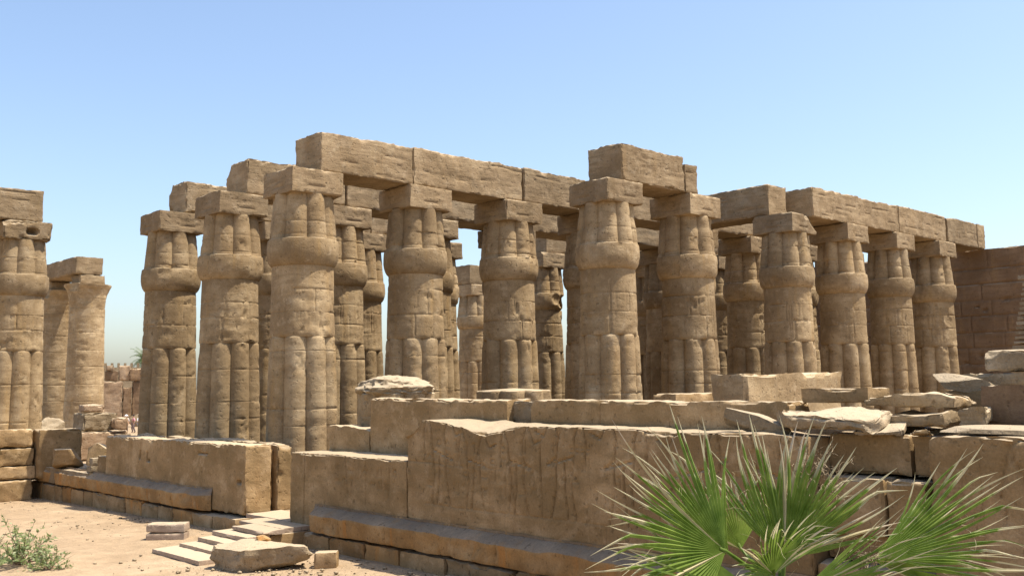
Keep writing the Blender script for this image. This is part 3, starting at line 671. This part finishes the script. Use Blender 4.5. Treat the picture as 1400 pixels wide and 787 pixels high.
flake((.7, .5, .5), (-2.5, -26.95, 3.34), (0, rad(-6), .1), 'upright broken stone at the right end of the slab heap', 508, cat='stone', name='fallen_stone', chip=.2)
o = block('masonry_block', (1.1, 1.3, .72), M_FAR, None, (-2.1, -28.0, 3.36), res=.09, seed=509, chip=.14, rough=.05, nbite=3, bite_r=.25); tag(o, 'dark brown block with chipped pale spots at the right edge', 'block', 'loose masonry')
S('fallen_slab', (.9, 2.4, .16), (-2.9, -27.6, 3.24), 'thin flat slab below the dark chipped block at right edge', 510, flat=.1, amp=.2, cat='slab')
o = block('low_wall', (2.4, 2.6, 4.02), M_WALL, None, (-.6, -27.9, -.05), res=.16, seed=511, chip=.14, rough=.04); tag(o, 'masonry remnant under the two pale blocks at right', 'low wall', 'loose masonry')
o = block('masonry_block', (1.2, 1.25, .30), M_PALE, None, (.0, -26.75, 4.0), (0, 0, .05), res=.07, seed=512, chip=.1, rough=.03); tag(o, 'lower of the two pale blocks stacked before the dark back wall', 'block', 'loose masonry')
o = block('masonry_block', (1.0, .95, .44), M_PALE, None, (.1, -26.9, 4.31), (0, 0, .22), res=.06, seed=513, chip=.12, rough=.03, bites=[(-.1, .9, .6, .35)]); tag(o, 'upper of the two pale blocks stacked before the dark back wall', 'block', 'loose masonry')
S('fallen_stone', (.5, 1.2, .3), (-.4, -25.6, 3.95), 'pale splinter pointing left of the two stacked blocks', 514, tilt=(rad(10), 0), flat=.2)
# battered stack of small courses at the right edge
pier = empty('brick_pier', (8, -26.6, 0), 'stepped pier of thin pale courses at the right edge', 'pier')
o = block('core', (2.0, 3.7, 4.7), M_WALL, pier, (0, -.4, 0), res=.2, seed=521, chip=.08)
for k in range(16):
    z = 4.7+k*.13; w = 3.66-.028*k
    block('course', (1.9, w, .10), M_PALE, pier, (.02, -.4, z), res=.12, seed=522+k, chip=.035, rough=.02)
block('cap_slab', (2.1, 3.32, .14), M_PALE, pier, (-.05, -.4, 6.82), res=.1, seed=540, chip=.03)

# ------------------------------------------------------------------ great back wall of the hall
bw = empty('temple_wall', (47, -10, 0), 'great shadowed brown back wall of coursed blocks at right', 'wall')
js = []
rg = random.Random(77); z = .9
while z < 12.4:
    js.append((0, z, 48, z+rg.uniform(-.04, .04), .06, .09)); u = rg.uniform(0, 2)
    while u < 48: js.append((u, z, u, z+1.05, .055, .08)); u += rg.uniform(1.8, 3.4)
    z += 1.05
for q in range(40): u, v = rg.uniform(20, 42), rg.uniform(1, 11); js.append((u, v, u+rg.uniform(.1, .5), v+rg.uniform(-.1, .1), rg.uniform(.06, .16), .15))
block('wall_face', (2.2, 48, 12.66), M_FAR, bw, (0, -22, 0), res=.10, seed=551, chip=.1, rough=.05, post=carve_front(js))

# ------------------------------------------------------------------ stepped blocks at the left edge
LYW = 17.0
yard = empty('low_wall', (-4.45, LYW, -1), 'coursed low wall of big blocks at the left edge, turned toward the yard', 'low wall')
def yb(x0, x1, z0, z1, seed, y0=0., d=2.2, mat=M_WALL): block('wall_course', (x1-x0, d, z1-z0), mat, yard, (x0+4.45, y0, z0+1), res=.10, seed=seed, chip=.13, rough=.05, nbite=2, bite_r=.3)
yb(-13, -9.2, -1, .0, 561); yb(-9.17, -4.5, -1, .04, 562, -.05); yb(-13, -7.5, .02, .70, 563); yb(-7.45, -4.4, .06, .68, 564)
yb(-13, -6.12, .72, 1.52, 565, .12); yb(-6.05, -4.46, .70, 1.5, 566, .05)
yb(-13, -4.45, 1.54, 2.40, 567, .2)
o = block('masonry_block', (2.0, 1.4, 2.3), M_WALL, None, (-4.42, 16.6, .05), (0, 0, -.05), res=.10, seed=571, chip=.13, rough=.03); tag(o, 'big pale squared block right of the low wall at left edge', 'block', 'loose masonry')
S('fallen_slab', (1.4, 1.5, .9), (-3.7, 14.9, .58), 'broken slab on the ledge in front of the big pale squared block', 572, flat=.15, amp=.2, cat='slab', mat=M_WALL)
S('fallen_stone', (1.5, 2.0, 1.3), (-2.6, 13.6, .45), 'leaning stone with bright edge on the ledge, next to the plain wall', 573, flat=.25, amp=.25, mat=M_WALL, tilt=(0, rad(10)))
S('boulder', (1.6, 1.6, 2.6), (-.85, 26.4, 0), 'pale rounded boulder behind the low wall at left', 574, flat=.7, amp=.3, cat='boulder')
# ruined masonry between the bell column and the hall
pile = [(2.9, 1.6, 1.7, 1.5, 28.0, 0, 0), (2.2, 1.5, 1.1, 1.7, 28.2, 1.72, .1), (1.3, 1.2, .5, 1.75, 28.5, 2.84, -.1), (1.1, 1.2, 1.5, 3.6, 27.6, 0, .3), (1.0, 1.0, .8, 3.3, 27.9, 1.72, -.2)]
PL = ['bottom course of the ruined masonry left of the people', 'middle course of the ruined masonry left of the people', 'cap stone of the ruined masonry left of the people', 'low stone at the right foot of the ruined masonry', 'small stone set on the right end of the ruined masonry']
for k, (sx, sy, sz, x, y, z, rz) in enumerate(pile):
    o = block('masonry_block', (sx, sy, sz), M_PALE if k % 2 else M_MUD, None, (x, y, z), (0, 0, rz), res=.1, seed=580+k, chip=.2, rough=.07, nbite=2, bite_r=.4); tag(o, PL[k], 'block', 'loose masonry')

# ------------------------------------------------------------------ smooth bell columns far left
for k, (y, lab) in enumerate(((60.2, 'smooth plain shafted bell column, right of the distant pair'), (67.9, 'smooth plain shafted bell column, left of the distant pair, half hidden'))):
    t = empty('bell_column', (13.0, y, 0), lab, 'column', 'distant smooth columns')
    rev('shaft', [(-.3, 1.75, 0), (.0, 1.75, 0), (4, 1.66, 0), (9, 1.56, 0), (11.6, 1.54, 0)], M_COL, t, 600+k*5, [1.6, 3.2, 4.7, 6.3, 7.8, 9.4, 10.8], rough=.03, N=72)
    rev('capital', [(11.58, 1.53, 0), (12.2, 1.58, 0), (12.9, 1.68, 0), (13.4, 1.86, 0), (13.7, 2.06, 0), (13.82, 2.06, 0), (13.9, .1, 0)], M_COL, t, 601+k*5, [12.5], rough=.08, N=72, bites=[(-2.2, -1.2, 13.7, 1.0), (2.6, -.9, 13.6, .5)])
    block('abacus', (2.3, 2.3, .9), M_BEAM, t, (-1.15, -1.15, 13.8), res=.12, seed=602+k*5, chip=.15, rough=.05)
o = block('architrave', (2.5, 12.5, 1.6), M_BEAM, None, (11.4, 59.0, 14.72), res=.16, seed=611, chip=.1, rough=.04, post=lambda P, P0, a0, side: P); tag(o, 'beam lying across the two distant smooth columns', 'beam', 'architrave beams')

# ------------------------------------------------------------------ ruins, crenellated wall and palm beyond
VR = math.atan2(-.36, .932)
rw = empty('ruined_wall', (30.1, 95.6, .3), 'dark ruined wall with stepped broken outline in the distance', 'ruin', rz=VR)
for k, (x, z0, w, h) in enumerate(((-2.2, 0, 2.4, 5.0), (-2.0, 5.02, 1.6, 1.3), (.22, 0, 1.1, 4.2), (-.35, 5.02, 1.4, 2.0), (.95, 5.0, 1.5, 1.6), (1.35, 0, 1.6, 5.0), (-1.9, 6.34, 1.0, .7))):
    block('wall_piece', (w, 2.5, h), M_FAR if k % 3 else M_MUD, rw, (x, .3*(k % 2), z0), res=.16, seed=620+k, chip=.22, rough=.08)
S('fallen_stone', (3.6, 2.4, 1.9), (27.0, 81.2, -.45), 'sunlit rubble heap behind the people', 631, flat=.6, amp=.3, rz=VR, cat='rubble heap')
S('fallen_stone', (2.2, 1.8, 1.4), (23.2, 82.0, -.45), 'low broken stone left of the sunlit rubble heap', 632, flat=.4, rz=VR)
cw = empty('battlement_wall', (42.2, 132.0, -.5), 'far pale wall topped by a row of small battlements', 'wall', rz=VR)
block('wall_face', (22, .8, 8.35), M_PALE, cw, (-9, 0, 0), res=.3, seed=641, chip=.04)
for k in range(22): block('merlon', (.42, .5, .75), M_PALE, cw, (-8.8+k, .1, 8.32), res=.12, seed=642, chip=.05)

# ------------------------------------------------------------------ date palm far away
def leafmat(name, G1, G2, tip, trans=.35):
    m, t, b, N, K = nodes(name)
    uvn = N('ShaderNodeUVMap'); sp = N('ShaderNodeSeparateXYZ'); K(uvn.outputs[0], sp.inputs[0])
    oi = N('ShaderNodeObjectInfo'); tc = N('ShaderNodeTexCoord')
    nz = N('ShaderNodeTexNoise'); nz.inputs['Scale'].default_value = 9; nz.inputs['Detail'].default_value = 4; K(tc.outputs['Object'], nz.inputs['Vector'])
    r0 = ramp(N, [(.3, G1), (.7, G2)]); K(nz.outputs['Fac'], r0.inputs[0])
    ad = N('ShaderNodeMath', operation='MULTIPLY_ADD'); K(nz.outputs['Fac'], ad.inputs[0]); ad.inputs[1].default_value = .25; K(sp.outputs[1], ad.inputs[2])
    r1 = ramp(N, [(.93, (0, 0, 0)), (1.25, (1, 1, 1))]); K(ad.outputs[0], r1.inputs[0])
    # fine veins along the blade
    wv = N('ShaderNodeMath', operation='MULTIPLY'); K(sp.outputs[0], wv.inputs[0]); wv.inputs[1].default_value = 55
    sn = N('ShaderNodeMath', operation='SINE'); K(wv.outputs[0], sn.inputs[0])
    mv = N('ShaderNodeMapRange'); mv.inputs[1].default_value = -1; mv.inputs[2].default_value = 1; mv.inputs[3].default_value = .86; mv.inputs[4].default_value = 1.12; K(sn.outputs[0], mv.inputs[0])
    x = N('ShaderNodeMix', data_type='RGBA'); K(r1.outputs[0], x.inputs[0]); K(r0.outputs[0], x.inputs[6]); x.inputs[7].default_value = (*tip, 1)
    sc = N('ShaderNodeVectorMath', operation='SCALE'); K(x.outputs[2], sc.inputs[0]); K(mv.outputs[0], sc.inputs['Scale'])
    K(sc.outputs[0], b.inputs['Base Color']); b.inputs['Roughness'].default_value = .45; b.inputs['Specular IOR Level'].default_value = .35
    tr = N('ShaderNodeBsdfTranslucent'); K(sc.outputs[0], tr.inputs['Color']); mx = N('ShaderNodeMixShader'); mx.inputs[0].default_value = trans
    out = [n for n in t.nodes if n.type == 'OUTPUT_MATERIAL'][0]
    K(b.outputs[0], mx.inputs[1]); K(tr.outputs[0], mx.inputs[2]); K(mx.outputs[0], out.inputs[0])
    return m
M_LEAF = leafmat('fan_palm_leaf', (.10, .17, .02), (.235, .32, .065), (.50, .46, .30), .46)
M_DATE = leafmat('date_palm_leaf', (.07, .11, .03), (.11, .15, .05), (.25, .22, .1))
M_SHRUB = leafmat('shrub_leaf', (.12, .17, .05), (.22, .26, .10), (.3, .28, .14))
M_FIBRE = stone('dry_palm_fibre', (.20, .14, .08), (.33, .25, .15), (.45, .36, .24), strata=1, bump=.4)
M_TWIG = stone('dry_twig', (.16, .11, .07), (.24, .17, .11), (.30, .23, .15), strata=1, bump=.3)
def tube(pts, r0, r1, n=6):
    pts = [Vector(p) for p in pts]; V = []; F = []
    for k, p in enumerate(pts):
        d = (pts[min(k+1, len(pts)-1)]-pts[max(k-1, 0)]).normalized(); a = d.orthogonal().normalized(); b_ = d.cross(a)
        r = r0+(r1-r0)*k/(len(pts)-1)
        for q in range(n): w = q/n*2*math.pi; V.append(p+a*math.cos(w)*r+b_*math.sin(w)*r)
    for k in range(len(pts)-1):
        for q in range(n): F.append((k*n+q, k*n+(q+1) % n, (k+1)*n+(q+1) % n, (k+1)*n+q))
    return [tuple(v) for v in V], F
class Acc:
    def __init__(s): s.V = []; s.F = []; s.U = []
    def add(s, V, F, U=None):
        o = len(s.V); s.V += V; s.F += [tuple(i+o for i in f) for f in F]; s.U += U or [(0, 0)]*len(V)
    def build(s, name, mat, parent=None, loc=(0, 0, 0), smooth=60): return link(name, mesh_np(name, s.V, s.F, mat, smooth, s.U), parent, loc)
dp = empty('date_palm', (50.4, 138.4, -1.6), 'feathery palm crown peeping above the far battlements', 'palm')
a = Acc(); V, F = tube([(0, 0, 0), (.2, 0, 4), (.1, .1, 8), (0, 0, 11)], .32, .22, 8); a.add(V, F); a.build('trunk', M_TWIG, dp)
rg = random.Random(4); a = Acc()
for q in range(34):
    az = rg.uniform(0, 6.28); el = rg.uniform(-.5, 1.3); L = rg.uniform(2.4, 3.3); prev = None
    d = Vector((math.cos(az)*math.cos(el), math.sin(az)*math.cos(el), math.sin(el))); p = Vector((0, 0, 11)); sd2 = d.cross(Vector((0, 0, 1))).normalized()
    for k in range(18):
        p = p+d*L/18; d = (d+Vector((0, 0, -.085))).normalized()
        for s_ in (-1, 1):
            e = p+sd2*s_*(.55*math.sin(math.pi*(k+2)/20)+.1)+d*.25+Vector((0, 0, -.18)); w = d*.05
            a.add([tuple(p-w), tuple(p+w), tuple(e), tuple(e)], [(0, 1, 2, 3)], [(0, 0), (1, 0), (.5, .8), (.5, .8)])
a.build('crown', M_DATE, dp)

# ------------------------------------------------------------------ people far off in the court
def person(loc, label, rz, shirt, trousers, hat=None, bag=None, pose=0.):
    def flat(name, c):
        m, t, b, N, K = nodes(name); b.inputs['Base Color'].default_value = (*c, 1); b.inputs['Roughness'].default_value = .85; return m
    t = bpy.data.meshes.new('person')
    J = [(0, 0, .93, .13), (0, .0, 1.15, .12), (0, 0, 1.36, .15), (0, 0, 1.48, .055), (0, .02, 1.57, .085), (0, .03, 1.66, .085),
         (.18, 0, 1.38, .06), (.24, .05, 1.12, .045), (.22, .18, .92, .038), (.21, .24, .84, .04),
         (-.18, 0, 1.38, .06), (-.25, -.04, 1.12, .045), (-.24, .06, .9, .038), (-.24, .1, .82, .04),
         (.09, 0, .88, .10), (.10, .12+pose, .48, .07), (.10, .02+pose, .08, .05), (.10, .18+pose, .04, .045),
         (-.09, 0, .88, .10), (-.10, .02-pose, .48, .07), (-.10, -.16-pose, .08, .05), (-.10, 0-pose, .04, .045)]
    E_ = [(0, 1), (1, 2), (2, 3), (3, 4), (4, 5), (2, 6), (6, 7), (7, 8), (8, 9), (2, 10), (10, 11), (11, 12), (12, 13), (0, 14), (14, 15), (15, 16), (16, 17), (0, 18), (18, 19), (19, 20), (20, 21)]
    t.from_pydata([j[:3] for j in J], E_, [])
    body = bpy.data.objects.new('person', t); COL.objects.link(body); body.location = loc; body.rotation_euler = (0, 0, rz); tag(body, label, 'person', 'visitors in the court')
    sk = body.modifiers.new('skin', 'SKIN'); lay = t.skin_vertices[0] if len(t.skin_vertices) else None
    if lay is None:
        bm = bmesh.new(); bm.from_mesh(t); bm.verts.layers.skin.verify(); bm.to_mesh(t); bm.free(); lay = t.skin_vertices[0]
    for k, j in enumerate(J): lay.data[k].radius = (j[3], j[3])
    lay.data[0].use_root = True
    s2 = body.modifiers.new('sub', 'SUBSURF'); s2.levels = 2; s2.render_levels = 2
    t.materials.append(flat('skin', (.42, .25, .16)))
    def shell(name, joints, grow, c):
        m2 = bpy.data.meshes.new(name); ids = {j: k for k, j in enumerate(joints)}
        m2.from_pydata([J[j][:3] for j in joints], [(ids[a_], ids[b_]) for a_, b_ in E_ if a_ in ids and b_ in ids], [])
        bm = bmesh.new(); bm.from_mesh(m2); bm.verts.layers.skin.verify(); bm.to_mesh(m2); bm.free()
        o = link(name, m2, body)
        o.modifiers.new('skin', 'SKIN'); l2 = m2.skin_vertices[0]
        for j, k in ids.items(): l2.data[k].radius = (J[j][3]*grow, J[j][3]*grow)
        l2.data[0].use_root = True
        q = o.modifiers.new('sub', 'SUBSURF'); q.levels = 2; q.render_levels = 2; m2.materials.append(flat(name, c)); return o
    shell('shirt', [1, 2, 6, 7, 10, 11], 1.22, shirt); shell('trousers', [0, 14, 15, 16, 18, 19, 20], 1.22, trousers)
    bm = bmesh.new(); bmesh.ops.create_uvsphere(bm, u_segments=16, v_segments=10, radius=.115)
    for v in bm.verts:
        if v.co.z < -.01: v.co.z *= .3
    me = bpy.data.meshes.new('hair'); bm.to_mesh(me); bm.free(); me.materials.append(flat('hair', hat or (.03, .02, .015))); link('hat' if hat else 'hair', me, body, (0, .01, 1.69))
    if hat:
        bm = bmesh.new(); bmesh.ops.create_cone(bm, cap_ends=True, segments=20, radius1=.21, radius2=.12, depth=.04); me = bpy.data.meshes.new('hat_brim'); bm.to_mesh(me); bm.free(); me.materials.append(flat('brim', hat)); link('hat_brim', me, body, (0, .02, 1.69))
    if bag:
        bgo = block('shoulder_bag', (.14, .30, .34), flat('bag', bag), None, (0, 0, 0), res=.05, seed=3, chip=.05); bgo.location = Vector(loc)+Vector((-.32, -.05, .8)); tag(bgo, 'dark bag carried by the person in the white hat', 'bag')
    return body
gzp = gz(18.9, 65.2)
person((18.9, 65.2, gzp), 'person in white shirt and trousers with a white hat, standing far off', 2.6, (.75, .72, .72), (.62, .55, .48), (.8, .78, .76), (.05, .03, .05), .05)
person((19.45, 64.75, gzp), 'person in a pink shirt standing behind the one in the white hat', 1.5, (.62, .30, .36), (.25, .2, .2))
person((19.85, 64.4, gzp), 'person in a pale shirt half hidden by the hall column', 3.6, (.70, .74, .78), (.3, .32, .4))

# ------------------------------------------------------------------ fan palm on the bank
PB = CAM+rt_h*1.95+fw_h*7.6; PB.z = 2.2
fp = empty('fan_palm', PB, 'green fan palm with spiky fronds in front of the carved wall', 'palm', rz=-YAW)
a = Acc(); V, F = tube([(0, 0, -.4), (.02, 0, .1), (0, .02, .45)], .2, .13, 12); a.add(V, F); a.build('trunk', M_FIBRE, fp)
def fan(hub, D, nrm, R, spread, seed, nseg=30, split=.36, droop=.5, cup=.25, dead=.05):
    """pleated blade: segments share edges up to the split, then run on as loose folded strips with drooping tips"""
    rg = random.Random(seed); D = Vector(D).normalized(); Nn = Vector(nrm); Nn = (Nn-D*Nn.dot(D)).normalized(); S_ = D.cross(Nn)
    H = Vector(hub); a = Acc(); b_ = Acc(); dphi = spread/nseg
    for k in range(nseg):
        phi = -spread/2+(k+.5)*dphi; edge = abs(phi)/(spread/2)
        L = R*(1-.20*edge**2)*rg.uniform(.78, 1.1); sp_ = split*rg.uniform(.8, 1.2)
        dr = droop*.7*rg.uniform(.1, 1.5); tw = rg.uniform(-.7, .7); jit = rg.uniform(-.10, .10); bend = rg.uniform(-.16, .16); lift = rg.uniform(-.12, .14); kink = rg.uniform(.6, .9) if rg.random() < .22 else 9
        V = []; U = []; n = 13; dry = rg.uniform(0, .22)
        for q in range(n+1):
            t_ = q/n; r = .02+L*t_
            hw = r*math.tan(dphi/2)*1.12
            if t_ > sp_: hw = (L*sp_+.02)*math.tan(dphi/2)*max(.03, 1-((t_-sp_)/(1-sp_))**1.5)**.9*(1+.15*(t_-sp_))
            e = max(0, t_-sp_); kk = max(0, t_-kink)
            ph = phi+jit*e*1.5+bend*e*e
            d = D*math.cos(ph)+S_*math.sin(ph)
            c = H+d*r+Nn*(cup*R*t_*t_*.6*(1-.5*edge)+lift*e*L)+Vector((0, 0, -1))*(dr*e*e*L*.8+kk*.9*L*.5)
            s_ = (S_*math.cos(ph)-D*math.sin(ph)); nn = Nn
            s2 = s_*math.cos(tw*e*1.6)+nn*math.sin(tw*e*1.6); n2 = nn*math.cos(tw*e*1.6)-s_*math.sin(tw*e*1.6)
            fold = hw*1.1
            V += [tuple(c-s2*hw*.9-n2*fold*.5), tuple(c+n2*fold*.5), tuple(c+s2*hw*.9-n2*fold*.5)]
            U += [(0, t_+dry), (.5, t_+dry), (1, t_+dry)]
        F = []
        for q in range(n):
            o = q*3; F += [(o, o+1, o+4, o+3), (o+1, o+2, o+5, o+4)]
        (b_ if rg.random() < dead*(.6+1.2*edge) else a).add(V, F, U)
        if rg.random() < .5:                       # curling threads from the split
            p = Vector(V[(int(sp_*n)+1)*3]); dd = (D*math.cos(phi)+S_*math.sin(phi)); pts = [p]
            for q in range(7): dd = (dd+Vector((rg.uniform(-.5, .5), rg.uniform(-.5, .5), rg.uniform(-.6, .3)))).normalized(); pts.append(pts[-1]+dd*.04)
            v_, f_ = tube(pts, .0018, .0008, 4); b_.add(v_, f_, [(0, .2)]*len(v_))
    return a, b_
def frond(hub, D, nrm, R, spread, seed, base=(0, 0, .35), **kw):
    a, b_ = fan(hub, D, nrm, R, spread, seed, **kw)
    o = a.build('frond', M_LEAF, fp, smooth=25)
    if b_.V: b_.build('dry_strips', M_STRAW, o, smooth=25)
    b0 = Vector(base); h = Vector(hub); mid_ = (b0+h)/2+Vector((0, 0, .06)); V, F = tube([b0, b0.lerp(mid_, .6), mid_, mid_.lerp(h, .6), h, h+Vector(D).normalized()*.05], .02, .011, 6)
    a = Acc(); a.add(V, F, [(0, .2)]*len(V)); a.build('stalk', M_LEAF, o)
M_STRAW = leafmat('dry_straw_strip', (.42, .36, .20), (.52, .45, .27), (.50, .42, .30), .25)
# x right, y away from the viewer, z up
frond((-.45, -.25, .80), (-.78, -.15, .34), (.25, -.85, .45), 1.15, rad(160), 701, nseg=37, droop=.3)
frond((-.40, -.10, .76), (-.62, .05, .44), (.25, -.85, .35), .95, rad(120), 711, nseg=24, droop=.3)
frond((.02, .10, .70), (.05, .15, 1), (.1, -1, .12), 1.0, rad(95), 702, nseg=27, droop=.15, cup=.12, split=.45)
frond((.04, .02, .70), (.48, .0, .72), (-.2, -1, .2), 1.04, rad(95), 712, nseg=24, droop=.22, split=.42)
frond((.74, .0, .70), (.93, -.12, .36), (-.30, -.75, .6), 1.22, rad(78), 703, nseg=24, droop=.35, split=.42)
frond((.72, .1, .66), (.90, .2, .0), (-.10, -.75, .7), 1.20, rad(80), 713, nseg=24, droop=.4)
frond((.02, -.45, .56), (.90, -.15, .34), (-.2, -.6, .8), .95, rad(52), 704, nseg=17, droop=.2)
frond((-.30, -.35, .56), (-.90, -.25, .10), (.1, -.6, .8), 1.08, rad(100), 705, nseg=27, droop=.45, dead=.12)
frond((-.22, .30, .72), (-.25, .35, .70), (.2, -.8, .5), .72, rad(110), 707, nseg=24, droop=.35)
frond((.30, -.4, .50), (.75, -.4, -.08), (0, -.3, 1), .85, rad(120), 708, nseg=24, droop=.6, dead=.15)
frond((-.1, -.5, .50), (-.3, -.8, .0), (0, -.2, 1), .8, rad(140), 709, nseg=27, droop=.6)
frond((-.10, -.2, .62), (-.1, -.3, .45), (0, -.8, .6), .62, rad(170), 715, nseg=29, droop=.45)
# dry curled fibres
rg = random.Random(3); a = Acc()
for q in range(150):
    p = Vector((.36+rg.gauss(0, .07), .12+rg.gauss(0, .06), 1.32+rg.gauss(0, .07))) if q < 95 else Vector((.62+rg.gauss(0, .05), -.05+rg.gauss(0, .05), .68+rg.gauss(0, .04)))
    d = Vector((rg.gauss(0, 1), rg.gauss(0, 1), rg.gauss(0, 1))).normalized(); pts = [p]
    for k in range(7): d = (d+Vector((rg.gauss(0, .45), rg.gauss(0, .45), rg.gauss(0, .45)))).normalized(); pts.append(pts[-1]+d*.025)
    v_, f_ = tube(pts, .0028, .0012, 4); a.add(v_, f_)
V, F = tube([(.1, .12, .75), (.24, .12, 1.05), (.36, .12, 1.32)], .012, .006, 6); a.add(V, F)
a.build('dry_fibres', M_FIBRE, fp)

# ------------------------------------------------------------------ shrubs
def shrub(x, y, h, w, label, seed, n=26, leaf=.05, cat='shrub', nl=26):
    z = gz(x, y); t = empty('desert_shrub', (x, y, z-.03), label, cat, 'desert shrubs'); rg = random.Random(seed); tw = Acc(); lf = Acc()
    for q in range(n):
        az = rg.uniform(0, 6.28); sp_ = rg.uniform(.3, 1.2); d = Vector((math.cos(az)*sp_, math.sin(az)*sp_, rg.uniform(.35, 1.))).normalized(); L = rg.uniform(.5, 1)*math.hypot(h, w)*.8
        pts = [Vector((rg.gauss(0, .06), rg.gauss(0, .06), 0))]
        for k in range(8): d = (d+Vector((rg.gauss(0, .16), rg.gauss(0, .16), rg.gauss(-.03, .12)))).normalized(); pts.append(pts[-1]+d*L/8)
        V, F = tube(pts, .012, .004, 5); tw.add(V, F)
        if rg.random() < .2: continue
        for k in range(nl):
            i = rg.uniform(2.5, 8); i0 = min(7, int(i)); p = pts[i0].lerp(pts[i0+1], i-i0) if i0 < 8 else pts[-1]
            e = Vector((rg.gauss(0, 1), rg.gauss(0, 1), rg.gauss(.4, .8))).normalized(); s_ = e.orthogonal().normalized()*leaf*.22; l = leaf*rg.uniform(.7, 1.6)
            lf.add([tuple(p), tuple(p+e*l*.5+s_), tuple(p+e*l), tuple(p+e*l*.5-s_)], [(0, 1, 2, 3)], [(.5, 0), (1, .4), (.5, .6), (0, .4)])
    tw.build('twigs', M_TWIG, t); lf.build('leaves', M_SHRUB, t, smooth=0)
shrub(-11.2, -3.9, 1.5, 1.35, 'sparse green desert shrub on the sand at lower left', 801, n=44, leaf=.12)
shrub(-10.9, -5.3, .55, .9, 'low straggling shrub in front of the larger one at lower left', 802, n=22, leaf=.10)
shrub(-11.6, -1.8, .9, .9, 'dry twiggy shrub behind the larger one at the left edge', 803, n=24, leaf=.09, nl=14)

# ------------------------------------------------------------------ pebbles and chips
rg = random.Random(12); a = Acc()
bm = bmesh.new(); bmesh.ops.create_icosphere(bm, subdivisions=1, radius=1); BV = [v.co.copy() for v in bm.verts]; BF = [tuple(v.index for v in f.verts) for f in bm.faces]; bm.free()
for q in range(1500):
    if q < 700: x = FX-rg.random()**2*3-.45; y = rg.uniform(-30, 18)
    elif q < 1200: x = rg.uniform(-14, -4.5); y = rg.uniform(-14, 14)
    else: x = rg.gauss(-6.6, .9); y = rg.gauss(-9.3, 1.5)
    if -7.9 < x < -3 and -7.8 < y < -4.4: continue
    s_ = .015+.06*rg.random()**4; z = gz(x, y); rot = Matrix.Rotation(rg.uniform(0, 6.28), 3, 'Z')
    a.add([tuple(rot @ Vector((v.x*s_*rg.uniform(.8, 1.5), v.y*s_*rg.uniform(.7, 1.2), v.z*s_*.6))+Vector((x, y, z+s_*.2))) for v in BV], BF)
o = a.build('pebbles', M_PALE, smooth=0); tag(o, 'scattered pebbles and stone chips on the sand', 'pebbles', kind='stuff')
